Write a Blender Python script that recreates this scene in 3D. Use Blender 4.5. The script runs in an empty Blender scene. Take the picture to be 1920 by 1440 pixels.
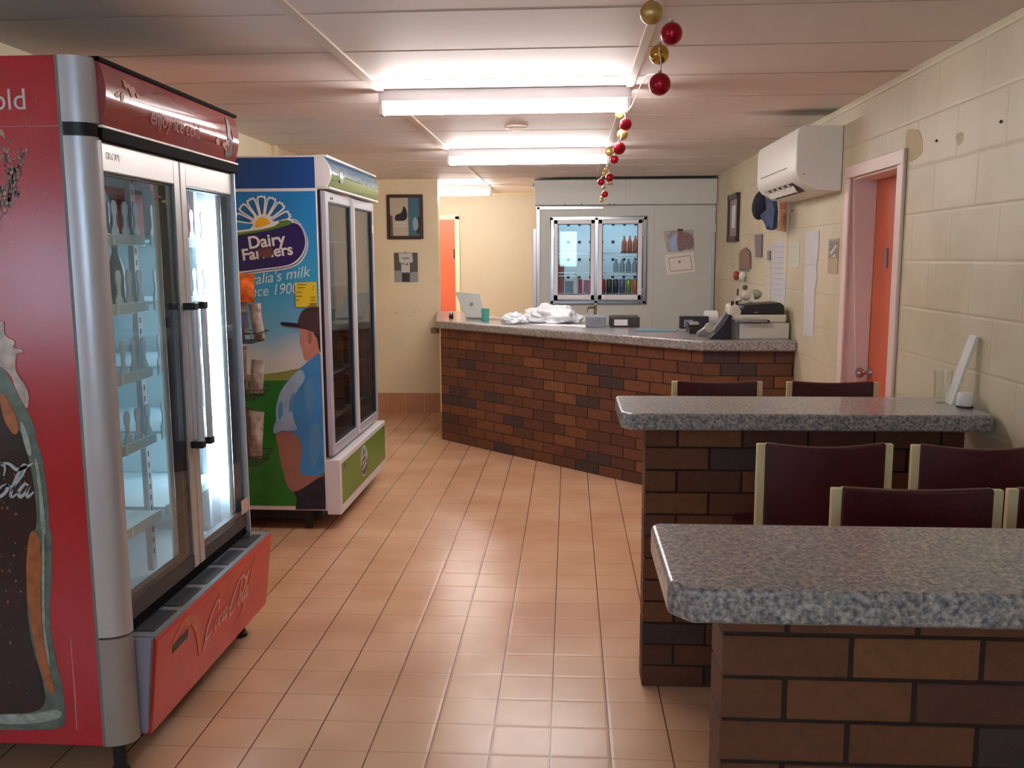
import bpy, bmesh, math, random
from mathutils import Vector, Matrix
random.seed(7)
S = bpy.context.scene
C = S.collection
# ---------------------------------------------------------------- camera
FOC = 1690.0; CH = 1.62
_psi = math.atan(107/FOC); _p = math.atan(236/FOC); _r = math.radians(-0.27)
Fv = Vector((-math.sin(_psi)*math.cos(_p), math.cos(_psi)*math.cos(_p), -math.sin(_p)))
_R = Vector((math.cos(_psi), math.sin(_psi), 0)); _U = _R.cross(Fv)
Rv = _R*math.cos(_r) + _U*math.sin(_r); Uv = Rv.cross(Fv)
O = Vector((0, 0, CH))
cam = bpy.data.cameras.new('camera'); co = bpy.data.objects.new('camera', cam); C.objects.link(co)
co.matrix_world = Matrix(((Rv.x, Uv.x, -Fv.x, O.x), (Rv.y, Uv.y, -Fv.y, O.y), (Rv.z, Uv.z, -Fv.z, O.z), (0, 0, 0, 1)))
cam.sensor_fit = 'HORIZONTAL'; cam.sensor_width = 36; cam.lens = 36*FOC/1920; cam.clip_start = 0.02
S.camera = co
# ---------------------------------------------------------------- light and exposure
S.view_settings.view_transform = 'Standard'; S.view_settings.look = 'None'
S.view_settings.exposure = 0.86; S.view_settings.gamma = 1; S.view_settings.use_curve_mapping = False
S.cycles.use_denoising = True
S.cycles.max_bounces = 8; S.cycles.diffuse_bounces = 6; S.cycles.glossy_bounces = 4; S.cycles.transparent_max_bounces = 16
S.cycles.sample_clamp_indirect = 10
SKY = 9.0; TUBE = 38.0; FRIDGE_LAMP = 13.0
W = bpy.data.worlds.new('sky'); S.world = W; W.use_nodes = True
bg = W.node_tree.nodes['Background']; bg.inputs[0].default_value = (0.60, 0.78, 1.0, 1); bg.inputs[1].default_value = SKY

# pixel of the photograph -> point of the place
def ray(x, y): return Fv + Rv*((x-960)/FOC) - Uv*((y-720)/FOC)
def onz(x, y, z): d = ray(x, y); return O + d*((z-CH)/d.z)
def onx(x, y, X): d = ray(x, y); return O + d*(X/d.x)
def ony(x, y, Y): d = ray(x, y); return O + d*(Y/d.y)

# ---------------------------------------------------------------- materials
def lin(c):
    c = [v/255 for v in c]
    return tuple(v/12.92 if v <= .04045 else ((v+.055)/1.055)**2.4 for v in c) + (1,)
def mat(name, col, rough=.5, metal=0, spec=.5, noise=0, nscale=8, bump=0, bscale=60, emit=0, coat=0, alpha=None):
    m = bpy.data.materials.new(name); m.use_nodes = True; nt = m.node_tree; b = nt.nodes['Principled BSDF']
    b.inputs['Base Color'].default_value = lin(col); b.inputs['Roughness'].default_value = rough
    b.inputs['Metallic'].default_value = metal; b.inputs['Specular IOR Level'].default_value = spec
    b.inputs['Coat Weight'].default_value = coat
    if noise or bump:
        tc = nt.nodes.new('ShaderNodeTexCoord')
    if noise:
        n = nt.nodes.new('ShaderNodeTexNoise'); n.inputs['Scale'].default_value = nscale; n.inputs['Detail'].default_value = 5
        nt.links.new(tc.outputs['Object'], n.inputs['Vector'])
        mp = nt.nodes.new('ShaderNodeMapRange'); mp.inputs[1].default_value = .3; mp.inputs[2].default_value = .7
        mp.inputs[3].default_value = 1-noise; mp.inputs[4].default_value = 1+noise
        nt.links.new(n.outputs['Fac'], mp.inputs[0])
        mx = nt.nodes.new('ShaderNodeVectorMath'); mx.operation = 'SCALE'; mx.inputs[0].default_value = lin(col)[:3]
        nt.links.new(mp.outputs[0], mx.inputs['Scale']); nt.links.new(mx.outputs[0], b.inputs['Base Color'])
    if bump:
        n2 = nt.nodes.new('ShaderNodeTexNoise'); n2.inputs['Scale'].default_value = bscale; n2.inputs['Detail'].default_value = 4
        nt.links.new(tc.outputs['Object'], n2.inputs['Vector'])
        bp = nt.nodes.new('ShaderNodeBump'); bp.inputs['Strength'].default_value = bump; bp.inputs['Distance'].default_value = .01
        nt.links.new(n2.outputs['Fac'], bp.inputs['Height']); nt.links.new(bp.outputs[0], b.inputs['Normal'])
    if emit:
        b.inputs['Emission Color'].default_value = lin(col); b.inputs['Emission Strength'].default_value = emit
    return m
def glass(name, tint=(246, 251, 252), base=.04, rough=0.0):
    m = bpy.data.materials.new(name); m.use_nodes = True; nt = m.node_tree; nt.nodes.clear()
    o = nt.nodes.new('ShaderNodeOutputMaterial'); t = nt.nodes.new('ShaderNodeBsdfTransparent'); g = nt.nodes.new('ShaderNodeBsdfGlossy')
    mx = nt.nodes.new('ShaderNodeMixShader'); lw = nt.nodes.new('ShaderNodeLayerWeight'); pw = nt.nodes.new('ShaderNodeMath'); pw.operation = 'POWER'; pw.inputs[1].default_value = 5
    nt.links.new(lw.outputs['Facing'], pw.inputs[0]); lw.inputs[0].default_value = .5
    fr = nt.nodes.new('ShaderNodeMath'); fr.operation = 'MULTIPLY_ADD'; fr.inputs[1].default_value = .9; fr.inputs[2].default_value = base; nt.links.new(pw.outputs[0], fr.inputs[0])
    t.inputs[0].default_value = lin(tint); g.inputs['Roughness'].default_value = rough
    nt.links.new(fr.outputs[0], mx.inputs[0]); nt.links.new(t.outputs[0], mx.inputs[1]); nt.links.new(g.outputs[0], mx.inputs[2]); nt.links.new(mx.outputs[0], o.inputs[0])
    return m
def nodes(m): return m.node_tree.nodes, m.node_tree.links, m.node_tree.nodes['Principled BSDF']
def ramp(N, stops, interp='LINEAR'):
    r = N.new('ShaderNodeValToRGB'); r.color_ramp.interpolation = interp
    while len(r.color_ramp.elements) < len(stops): r.color_ramp.elements.new(.5)
    for e, (p, c) in zip(r.color_ramp.elements, stops): e.position = p; e.color = lin(c)
    return r
def math_(N, L, op, a, b=None):
    n = N.new('ShaderNodeMath'); n.operation = op
    for i, v in enumerate((a, b)):
        if v is None: continue
        if isinstance(v, (int, float)): n.inputs[i].default_value = v
        else: L.new(v, n.inputs[i])
    return n.outputs[0]

m_cream = mat('cream_paint', (240, 225, 192), .55, noise=.04, nscale=3, bump=.15, bscale=90)
m_ceil = mat('ceiling_board', (205, 190, 178), .6, noise=.03, nscale=2)
m_strip = mat('ceiling_strip', (222, 208, 196), .5)
m_white = mat('white_plastic', (228, 226, 220), .35)
m_offwhite = mat('warm_white_plastic', (214, 208, 194), .4)
m_whitemetal = mat('white_enamel', (226, 224, 228), .3)
m_wframe = mat('bright_white_frame', (246, 242, 248), .35)
m_alu = mat('brushed_aluminium', (212, 213, 220), .34, metal=.4, noise=.02)
m_alu2 = mat('satin_door_frame', (196, 196, 200), .4, metal=.35)
m_steel = mat('stainless', (190, 192, 196), .22, metal=1)
m_black = mat('black_plastic', (22, 21, 24), .4)
m_matte = mat('matte_black', (18, 17, 19), .85, spec=.08)
m_dark = mat('dark_grey_plastic', (52, 52, 56), .45)
m_grey = mat('grey_plastic', (128, 128, 130), .45)
m_gasket = mat('dark_gasket', (40, 48, 56), .5)
m_brown = mat('dark_wood', (62, 36, 28), .4)
m_orange = mat('orange_door_paint', (206, 100, 68), .38, noise=.03)
m_jamb = mat('pink_bounce_jamb_paint', (230, 208, 200), .45)  # off-white paint; pink bounce from the orange door put into the colour
m_liner = mat('fridge_liner', (236, 244, 246), .4)
m_clear = glass('door_glass')
m_tinted = glass('dark_door_glass', (205, 208, 208))
m_paper = mat('paper', (226, 226, 228), .8)
m_vinyl = mat('maroon_vinyl', (74, 18, 24), .42, noise=.15, nscale=12, bump=.25, bscale=120)
m_post = mat('cream_painted_steel', (224, 206, 160), .4)
m_mortar = mat('dark_mortar', (50, 34, 27), .9, noise=.2, nscale=40)
brick_cols = [(109, 65, 42), (118, 72, 43), (100, 60, 41), (127, 80, 46), (70, 53, 50), (92, 54, 40)]
m_bricks = [mat('brick_%s' % n, c, .75, noise=.13, nscale=30, bump=.35, bscale=140)
            for n, c in zip(('red', 'orange', 'rust', 'tan', 'purple', 'deep_red'), brick_cols)]
m_foot = mat('rubber', (30, 28, 28), .6)

def granite():
    m = mat('speckled_laminate', (150, 148, 150), .28, coat=.25); N, L, b = nodes(m)
    tc = N.new('ShaderNodeTexCoord')
    n1 = N.new('ShaderNodeTexNoise'); n1.inputs['Scale'].default_value = 105; n1.inputs['Detail'].default_value = 3; n1.inputs['Roughness'].default_value = .6
    n2 = N.new('ShaderNodeTexNoise'); n2.inputs['Scale'].default_value = 42; n2.inputs['Detail'].default_value = 2
    L.new(tc.outputs['Object'], n1.inputs['Vector']); L.new(tc.outputs['Object'], n2.inputs['Vector'])
    r1 = ramp(N, [(.33, (96, 96, 106)), (.43, (136, 134, 137)), (.5, (160, 155, 152)), (.58, (180, 176, 172)), (.68, (208, 204, 200))]); L.new(n1.outputs['Fac'], r1.inputs[0])
    r2 = ramp(N, [(.35, (205, 205, 214)), (.65, (255, 248, 238))]); L.new(n2.outputs['Fac'], r2.inputs[0])
    mx = N.new('ShaderNodeMix'); mx.data_type = 'RGBA'; mx.blend_type = 'MULTIPLY'; mx.inputs[0].default_value = .8
    L.new(r1.outputs[0], mx.inputs[6]); L.new(r2.outputs[0], mx.inputs[7]); L.new(mx.outputs[2], b.inputs['Base Color'])
    return m
m_granite = granite()

def tile_floor():
    m = mat('terracotta_floor_tiles', (205, 160, 122), .26); N, L, b = nodes(m)
    tc = N.new('ShaderNodeTexCoord'); sp = N.new('ShaderNodeSeparateXYZ'); L.new(tc.outputs['Object'], sp.inputs[0])
    u = math_(N, L, 'DIVIDE', math_(N, L, 'ADD', sp.outputs['X'], 20.106), .2005)
    v = math_(N, L, 'DIVIDE', math_(N, L, 'ADD', sp.outputs['Y'], 20-2.896+.191*6), .191)
    fu = math_(N, L, 'FRACT', u); fv = math_(N, L, 'FRACT', v)
    du = math_(N, L, 'MINIMUM', fu, math_(N, L, 'SUBTRACT', 1.0, fu))
    dv = math_(N, L, 'MINIMUM', fv, math_(N, L, 'SUBTRACT', 1.0, fv))
    cell = N.new('ShaderNodeCombineXYZ'); L.new(math_(N, L, 'FLOOR', u), cell.inputs[0]); L.new(math_(N, L, 'FLOOR', v), cell.inputs[1])
    wn = N.new('ShaderNodeTexWhiteNoise'); wn.noise_dimensions = '2D'; L.new(cell.outputs[0], wn.inputs['Vector'])
    rc = ramp(N, [(0, (214, 170, 138)), (.5, (220, 178, 146)), (1, (218, 176, 142))]); L.new(wn.outputs['Value'], rc.inputs[0])
    nz = N.new('ShaderNodeTexNoise'); nz.inputs['Scale'].default_value = 2.2; L.new(tc.outputs['Object'], nz.inputs['Vector'])
    rz = ramp(N, [(.3, (235, 222, 214)), (.7, (255, 255, 255))]); L.new(nz.outputs['Fac'], rz.inputs[0])
    m0 = N.new('ShaderNodeMix'); m0.data_type = 'RGBA'; m0.blend_type = 'MULTIPLY'; m0.inputs[0].default_value = 1
    L.new(rc.outputs[0], m0.inputs[6]); L.new(rz.outputs[0], m0.inputs[7])
    gu = math_(N, L, 'LESS_THAN', du, .0125)
    gv = math_(N, L, 'LESS_THAN', dv, .017)
    m1 = N.new('ShaderNodeMix'); m1.data_type = 'RGBA'; m1.inputs[7].default_value = lin((190, 150, 120))
    L.new(gv, m1.inputs[0]); L.new(m0.outputs[2], m1.inputs[6])
    m2 = N.new('ShaderNodeMix'); m2.data_type = 'RGBA'; m2.inputs[7].default_value = lin((112, 70, 44))
    L.new(gu, m2.inputs[0]); L.new(m1.outputs[2], m2.inputs[6]); L.new(m2.outputs[2], b.inputs['Base Color'])
    # cushion edge of each tile
    e = math_(N, L, 'MINIMUM', math_(N, L, 'MULTIPLY', math_(N, L, 'MINIMUM', du, dv), 18.0), 1.0)
    bp = N.new('ShaderNodeBump'); bp.inputs['Strength'].default_value = .14; bp.inputs['Distance'].default_value = .004
    L.new(e, bp.inputs['Height']); L.new(bp.outputs[0], b.inputs['Normal'])
    return m
m_floor = tile_floor()

def block_wall():   # painted concrete blocks on the right wall, 400 x 200
    m = mat('painted_blockwork', (226, 216, 176), .5); N, L, b = nodes(m)
    tc = N.new('ShaderNodeTexCoord'); sp = N.new('ShaderNodeSeparateXYZ'); L.new(tc.outputs['Object'], sp.inputs[0])
    v = math_(N, L, 'DIVIDE', math_(N, L, 'ADD', sp.outputs['Z'], 4.0), .2)
    row = math_(N, L, 'MODULO', math_(N, L, 'FLOOR', v), 2.0)
    u = math_(N, L, 'ADD', math_(N, L, 'DIVIDE', math_(N, L, 'ADD', sp.outputs['Y'], 20.33), .4), math_(N, L, 'MULTIPLY', row, .5))
    fu = math_(N, L, 'FRACT', u); fv = math_(N, L, 'FRACT', v)
    du = math_(N, L, 'MULTIPLY', math_(N, L, 'MINIMUM', fu, math_(N, L, 'SUBTRACT', 1.0, fu)), 2.6)
    dv = math_(N, L, 'MINIMUM', fv, math_(N, L, 'SUBTRACT', 1.0, fv))
    d = math_(N, L, 'MINIMUM', du, dv)
    e = math_(N, L, 'MINIMUM', math_(N, L, 'MULTIPLY', d, 22.0), 1.0)
    nz = N.new('ShaderNodeTexNoise'); nz.inputs['Scale'].default_value = 70; nz.inputs['Detail'].default_value = 4; L.new(tc.outputs['Object'], nz.inputs['Vector'])
    hh = math_(N, L, 'ADD', e, math_(N, L, 'MULTIPLY', nz.outputs['Fac'], .25))
    bp = N.new('ShaderNodeBump'); bp.inputs['Strength'].default_value = .3; bp.inputs['Distance'].default_value = .005
    L.new(hh, bp.inputs['Height']); L.new(bp.outputs[0], b.inputs['Normal'])
    n2 = N.new('ShaderNodeTexNoise'); n2.inputs['Scale'].default_value = 3; n2.inputs['Detail'].default_value = 4; L.new(tc.outputs['Object'], n2.inputs['Vector'])
    r = ramp(N, [(.3, (196, 184, 155)), (.6, (209, 199, 172))]); L.new(n2.outputs['Fac'], r.inputs[0])
    jc = N.new('ShaderNodeMix'); jc.data_type = 'RGBA'; jc.inputs[7].default_value = lin((196, 184, 152))
    L.new(math_(N, L, 'MULTIPLY', math_(N, L, 'SUBTRACT', 1.0, e), .6), jc.inputs[0]); L.new(r.outputs[0], jc.inputs[6]); L.new(jc.outputs[2], b.inputs['Base Color'])
    return m
m_block = block_wall()

def ceiling_mat():   # painted boards with a smoke-brown dirt patch beside the air conditioner
    m = mat('stained_ceiling_boards', (205, 190, 178), .6); N, L, b = nodes(m)
    tc = N.new('ShaderNodeTexCoord')
    nz = N.new('ShaderNodeTexNoise'); nz.inputs['Scale'].default_value = 1.3; nz.inputs['Detail'].default_value = 5; L.new(tc.outputs['Object'], nz.inputs['Vector'])
    r = ramp(N, [(.3, (230, 219, 214)), (.7, (237, 227, 223))]); L.new(nz.outputs['Fac'], r.inputs[0])
    cur = r.outputs[0]
    for (x, y, sx, sy, k) in ((1.44, 5.36, .5, .16, .85), (1.45, 4.23, .35, .03, .5), (1.4, 6.5, .3, .05, .4), (-1.3, 3.7, .5, .2, .3), (-.95, 10.6, .5, .06, .3)):
        mp = N.new('ShaderNodeMapping'); mp.vector_type = 'TEXTURE'; mp.inputs['Location'].default_value = (x, y, 0); mp.inputs['Scale'].default_value = (sx, sy, 1)
        L.new(tc.outputs['Object'], mp.inputs[0])
        sp = N.new('ShaderNodeSeparateXYZ'); L.new(mp.outputs[0], sp.inputs[0])
        l2 = math_(N, L, 'ADD', math_(N, L, 'MULTIPLY', sp.outputs['X'], sp.outputs['X']), math_(N, L, 'MULTIPLY', sp.outputs['Y'], sp.outputs['Y']))
        f = math_(N, L, 'MULTIPLY', math_(N, L, 'MAXIMUM', math_(N, L, 'SUBTRACT', 1.0, l2), 0.0), k)
        mx = N.new('ShaderNodeMix'); mx.data_type = 'RGBA'; mx.inputs[7].default_value = lin((84, 72, 62))
        L.new(f, mx.inputs[0]); L.new(cur, mx.inputs[6]); cur = mx.outputs[2]
    L.new(cur, b.inputs['Base Color'])
    return m
m_ceiling = ceiling_mat()

# ---------------------------------------------------------------- mesh builder
class MB:
    def __init__(s): s.v = []; s.f = []; s.mi = []
    def add(s, vs, fs, m=0):
        n = len(s.v); s.v += [Vector(p) for p in vs]; s.f += [[i+n for i in f] for f in fs]; s.mi += [m]*len(fs); return s
    def box(s, x0, x1, y0, y1, z0, z1, m=0, rot=0, c=None):
        vs = [Vector((x, y, z)) for z in (z0, z1) for y in (y0, y1) for x in (x0, x1)]
        if rot:
            c = Vector(c) if c else Vector(((x0+x1)/2, (y0+y1)/2, 0)); R = Matrix.Rotation(rot, 3, 'Z'); vs = [R @ (p-c) + c for p in vs]
        return s.add(vs, [(0, 2, 3, 1), (4, 5, 7, 6), (0, 1, 5, 4), (2, 6, 7, 3), (0, 4, 6, 2), (1, 3, 7, 5)], m)
    def frame(s, p, u, n, L, Wd, T, m=0):  # oriented box: start p, along u length L, width Wd along w, thick T along n
        u = Vector(u).normalized(); n = Vector(n).normalized(); w = n.cross(u); p = Vector(p)
        vs = [p+u*a+w*b+n*c for c in (0, T) for b in (-Wd/2, Wd/2) for a in (0, L)]
        return s.add(vs, [(0, 2, 3, 1), (4, 5, 7, 6), (0, 1, 5, 4), (2, 6, 7, 3), (0, 4, 6, 2), (1, 3, 7, 5)], m)
    def prism(s, pts, d, m=0, cap=True):   # polygon of 3D points extruded by d
        pts = [Vector(p) for p in pts]; d = Vector(d); n = len(pts)
        fs = [(i, (i+1) % n, n+(i+1) % n, n+i) for i in range(n)]
        if cap: fs += [tuple(range(n))[::-1], tuple(range(n, 2*n))]
        return s.add(pts+[p+d for p in pts], fs, m)
    def lathe(s, c, prof, n=24, axis=(0, 0, 1), m=0):
        a = Vector(axis).normalized(); t = Vector((1, 0, 0)) if abs(a.x) < .9 else Vector((0, 1, 0)); u = a.cross(t).normalized(); w = a.cross(u); c = Vector(c)
        vs = []; fs = []
        for (r, h) in prof:
            for k in range(n): q = 2*math.pi*k/n; vs.append(c+a*h+(u*math.cos(q)+w*math.sin(q))*r)
        for i in range(len(prof)-1):
            for k in range(n): fs.append((i*n+k, i*n+(k+1) % n, (i+1)*n+(k+1) % n, (i+1)*n+k))
        if prof[0][0] > 1e-5: fs.append(tuple(range(n))[::-1])
        if prof[-1][0] > 1e-5: fs.append(tuple(range((len(prof)-1)*n, len(prof)*n)))
        return s.add(vs, fs, m)
    def cyl(s, a, b, r, n=12, m=0, r2=None):
        a = Vector(a); b = Vector(b); return s.lathe(a, [(r, 0), (r if r2 is None else r2, (b-a).length)], n, b-a, m)
    def tube(s, pts, r, n=8, m=0):
        pts = [Vector(p) for p in pts]; vs = []; fs = []
        t0 = None
        for i, p in enumerate(pts):
            d = (pts[min(i+1, len(pts)-1)]-pts[max(i-1, 0)]).normalized()
            if t0 is None: t0 = (Vector((0, 0, 1)) if abs(d.z) < .9 else Vector((1, 0, 0)))
            u = d.cross(t0).normalized(); w = d.cross(u).normalized(); t0 = -w if w.dot(t0) < 0 else w
            rr = r[i] if isinstance(r, (list, tuple)) else r
            for k in range(n): q = 2*math.pi*k/n; vs.append(p+(u*math.cos(q)+t0.cross(d).cross(d)*0+w*math.sin(q))*rr)
        for i in range(len(pts)-1):
            for k in range(n): fs.append((i*n+k, i*n+(k+1) % n, (i+1)*n+(k+1) % n, (i+1)*n+k))
        fs += [tuple(range(n))[::-1], tuple(range((len(pts)-1)*n, len(pts)*n))]
        return s.add(vs, fs, m)
    def ball(s, c, r, n=20, m=0, sz=1):
        prof = [(r*math.sin(math.pi*i/(n//2)), -r*sz*math.cos(math.pi*i/(n//2))) for i in range(n//2+1)]
        return s.lathe(c, prof, n, (0, 0, 1), m)
    def build(s, name, mats, parent=None, bevel=0, smooth=False, seg=2, world=True):
        me = bpy.data.meshes.new(name); off = Vector((0, 0, 0))
        if parent is not None and world:
            q = parent
            while q: off += q.location; q = q.parent
        me.from_pydata([p-off for p in s.v], [], s.f)
        if not isinstance(mats, (list, tuple)): mats = [mats]
        for mm in mats: me.materials.append(mm)
        for i, k in enumerate(s.mi): me.polygons[i].material_index = k
        bm = bmesh.new(); bm.from_mesh(me); bmesh.ops.remove_doubles(bm, verts=bm.verts, dist=1e-6)
        bmesh.ops.recalc_face_normals(bm, faces=bm.faces)
        if smooth:
            for f in bm.faces: f.smooth = True
        bm.to_mesh(me); bm.free()
        if smooth: me.set_sharp_from_angle(angle=math.radians(40))
        o = bpy.data.objects.new(name, me); C.objects.link(o)
        if parent is not None: o.parent = parent
        if bevel:
            b = o.modifiers.new('bevel', 'BEVEL'); b.width = bevel; b.segments = seg; b.limit_method = 'ANGLE'; b.angle_limit = math.radians(35)
            if seg > 2:
                for f in me.polygons: f.use_smooth = True
                me.set_sharp_from_angle(angle=math.radians(60)); b.harden_normals = True
        return o
def tag(o, label=None, cat=None, group=None, kind=None):
    if label: o['label'] = label
    if cat: o['category'] = cat
    if group: o['group'] = group
    if kind: o['kind'] = kind
    return o
def thing(name, loc, label, cat, group=None):
    o = bpy.data.objects.new(name, None); o.empty_display_size = .1; C.objects.link(o); o.location = loc
    return tag(o, label, cat, group)
def struct(name, mb, m, **k): return tag(mb.build(name, m, **k), kind='structure')
def catmull(pts, n=8, closed=True):
    P = [Vector(p) for p in pts]; out = []; N = len(P)
    for i in range(N if closed else N-1):
        if closed: a, b, c, d = P[i-1], P[i], P[(i+1) % N], P[(i+2) % N]
        else: a, b, c, d = P[max(i-1, 0)], P[i], P[i+1], P[min(i+2, N-1)]
        for k in range(n):
            t = k/n; out.append(.5*((2*b)+(c-a)*t+(2*a-5*b+4*c-d)*t*t+(3*b-a-3*c+d)*t*t*t))
    if not closed: out.append(P[-1])
    return out
# flat prints: 2D (u,v) -> world through a frame (origin, right, up, out)
class Pl:
    def __init__(s, o, r, u): s.o = Vector(o); s.r = Vector(r).normalized(); s.u = Vector(u).normalized(); s.n = s.r.cross(s.u)
    def __call__(s, u, v, k=0): return s.o+s.r*u+s.u*v+s.n*k
def decal(name, pts, m, parent, pl, layer=1, smooth=0, t=.0006):
    if smooth: pts = [(p.x, p.y) for p in catmull([(a, b, 0) for a, b in pts], smooth)]
    mb = MB(); mb.prism([pl(u, v, layer*.0008-t) for u, v in pts], pl.n*t); return mb.build(name, m, parent)
def decals(name, polys, m, parent, pl, layer=1, smooth=0, t=.0006):
    mb = MB()
    for pts in polys:
        if smooth: pts = [(p.x, p.y) for p in catmull([(a, b, 0) for a, b in pts], smooth)]
        mb.prism([pl(u, v, layer*.0008-t) for u, v in pts], pl.n*t)
    return mb.build(name, m, parent)
def text(name, s, size, pl, u, v, m, parent, rot=0, shear=0, align='LEFT', layer=2, bold=0, sx=1):
    cu = bpy.data.curves.new(name, 'FONT'); cu.body = s; cu.size = size; cu.shear = shear; cu.align_x = align; cu.extrude = .0004; cu.offset = bold
    t = bpy.data.objects.new(name, cu); C.objects.link(t); bpy.context.view_layer.update()
    me = bpy.data.meshes.new_from_object(t.evaluated_get(bpy.context.evaluated_depsgraph_get())); C.objects.unlink(t); bpy.data.objects.remove(t)
    off = Vector((0, 0, 0)); q = parent
    while q: off += q.location; q = q.parent
    cr, sr = math.cos(rot), math.sin(rot)
    for w in me.vertices:
        a, b, c = w.co; a *= sx; a2 = a*cr-b*sr; b2 = a*sr+b*cr; w.co = pl(u+a2, v+b2, layer*.0008+c)-off
    me.materials.clear(); me.materials.append(m)
    o = bpy.data.objects.new(name, me); C.objects.link(o); o.parent = parent; return o
def ribbon(paths, m, parent, name, pl, layer=2):   # brush lettering: list of (pts, w0, w1)
    mb = MB()
    for pts, w0, w1 in paths:
        P = catmull([(a, b, 0) for a, b in pts], 8, False); L_ = []; R_ = []; n = len(P)
        for i, p in enumerate(P):
            d = (P[min(i+1, n-1)]-P[max(i-1, 0)]); d = d.normalized() if d.length else Vector((1, 0, 0)); q = Vector((-d.y, d.x, 0))
            w = (w0+(w1-w0)*math.sin(math.pi*i/(n-1)))/2; L_.append(p+q*w); R_.append(p-q*w)
        top = [pl(q.x, q.y, layer*.0008) for q in L_]+[pl(q.x, q.y, layer*.0008) for q in R_]
        bot = [p-pl.n*.0005 for p in top]; N2 = 2*n
        fs = []
        for i in range(n-1): fs += [(i, i+1, n+i+1, n+i), (N2+i, N2+n+i, N2+n+i+1, N2+i+1), (i, N2+i, N2+i+1, i+1), (n+i, n+i+1, N2+n+i+1, N2+n+i)]
        mb.add(top+bot, fs)
    return mb.build(name, m, parent)
def script_word(word, pl, u, v, h, rot, m, parent, name, shear=.35, layer=2):
    G = {'C': (1.9, [([(2.1, 1.6), (2.0, 2.3), (1.35, 2.5), (.5, 1.7), (.05, .7), (.2, -.1), (.8, -.1), (1.5, .5)], .10, .30)]),
         'o': (.95, [([(.62, 1.0), (.2, .75), (.05, .3), (.3, 0), (.65, .3), (.75, .75), (.6, 1.0), (.75, .8), (1.05, .85)], .1, .26)]),
         'c': (.9, [([(.7, .75), (.6, 1.0), (.25, .8), (.05, .35), (.3, 0), (.9, .45)], .1, .27)]),
         'a': (1.15, [([(.7, .85), (.35, 1.0), (.05, .4), (.25, 0), (.55, .3), (.78, 1.0)], .1, .26), ([(.78, 1.05), (.72, .3), (.85, .0), (1.2, .4)], .12, .24)]),
         'l': (.7, [([(.1, .4), (.65, 1.6), (.75, 2.35), (.5, 2.3), (.25, 1.2), (.15, .3), (.35, -.02), (.8, .45)], .1, .28)]),
         '-': (.55, [([(.0, .55), (.2, .68), (.5, .6)], .14, .22)])}
    paths = []; x = 0
    cr, sr = math.cos(rot), math.sin(rot); k = 0
    for ch in word:
        adv, st = G[ch]
        if ch == 'C': k += 1
        if ch == 'C' and x == 0: st = st+[([(.55, .1), (.0, -.6), (.3, -.75), (1.2, -.3)], .08, .2)]
        if ch == 'C' and k == 2 or word == 'Cola' and ch == 'C': st = st+[([(1.35, 2.5), (2.2, 2.55), (3.0, 2.1), (3.7, 2.35), (4.1, 2.6)], .08, .28)]
        for pts, w0, w1 in st:
            q = [((x+a+shear*b)*h, b*h) for a, b in pts]
            paths.append(([(u+a*cr-b*sr, v+a*sr+b*cr) for a, b in q], w0*h, w1*h))
        x += adv
    return ribbon(paths, m, parent, name, pl, layer)

# ================================================================= THE ROOM
CE = 2.43; XR = 1.49; XL = -2.13; YB = 9.40; YA = 11.5; XF = -4.6; YF = -1.6; JY = 2.3
struct('floor', MB().box(XF, 2.6, YF-.2, YA+.2, -.1, 0), m_floor)
struct('ceiling', MB().box(XF, XR+.6, YF-.2, YA+.2, CE, CE+.1), m_ceiling)
# board joints of the ceiling
jm = mat('board_joint_line', (186, 172, 163), .7)
mb = MB()
for k in range(-7, 15):
    y = 3.10+.565*k; mb.box(XF if y < JY else XL, XR, y-.0017, y+.0017, CE-.0015, CE)
struct('trim_1', mb, jm)
struct('trim_2', MB().box(-.935, -.895, YF, YA, CE-.009, CE), m_strip)
struct('trim_3', MB().box(.268, .30, YF, YB, CE-.009, CE), m_strip)
# left wall, jogging out towards the shop front
struct('wall_left', MB().box(XL-.15, XL, JY, YA+.2, 0, CE).box(XF, XL-.15, JY, JY+.15, 0, CE).box(XF-.15, XF, YF-.2, JY+.15, 0, CE), m_cream)
# right wall with the door opening
D0, D1, DZ = 4.245, 4.97, 2.03
struct('wall_right', MB().box(XR, XR+.15, YF-.2, D0, 0, CE).box(XR, XR+.15, D1, YA+.2, 0, CE).box(XR, XR+.15, D0, D1, DZ, CE), m_block)
# partition with the pictures, rear wall of the passage
struct('wall_back', MB().box(XL, -1.355, YB, YB+.12, 0, CE), m_cream)
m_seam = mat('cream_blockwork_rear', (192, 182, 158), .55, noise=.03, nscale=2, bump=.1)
struct('wall_rear', MB().box(XL, XR, YA, YA+.12, 0, CE), m_seam)
struct('trim_4', MB().box(XL, -.36, YA-.004, YA, 2.245, 2.25).box(XL, -.36, YA-.02, YA, 2.40, CE), mat('seam_line', (200, 184, 146), .6))
# skirting tiles
m_skirt = mat('skirting_tile', (196, 142, 108), .3, noise=.05)
mb = MB(); x = XL
while x < -1.36: mb.box(x+.003, min(x+.197, -1.356), YB-.012, YB, 0, .205); x += .2
struct('baseboard_back', mb, m_skirt, bevel=.002)
mb = MB(); y = 5.05
while y < 5.9: mb.box(XR-.012, XR, y+.003, y+.197, 0, .2); y += .2
struct('baseboard_right', mb, m_skirt)
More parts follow.
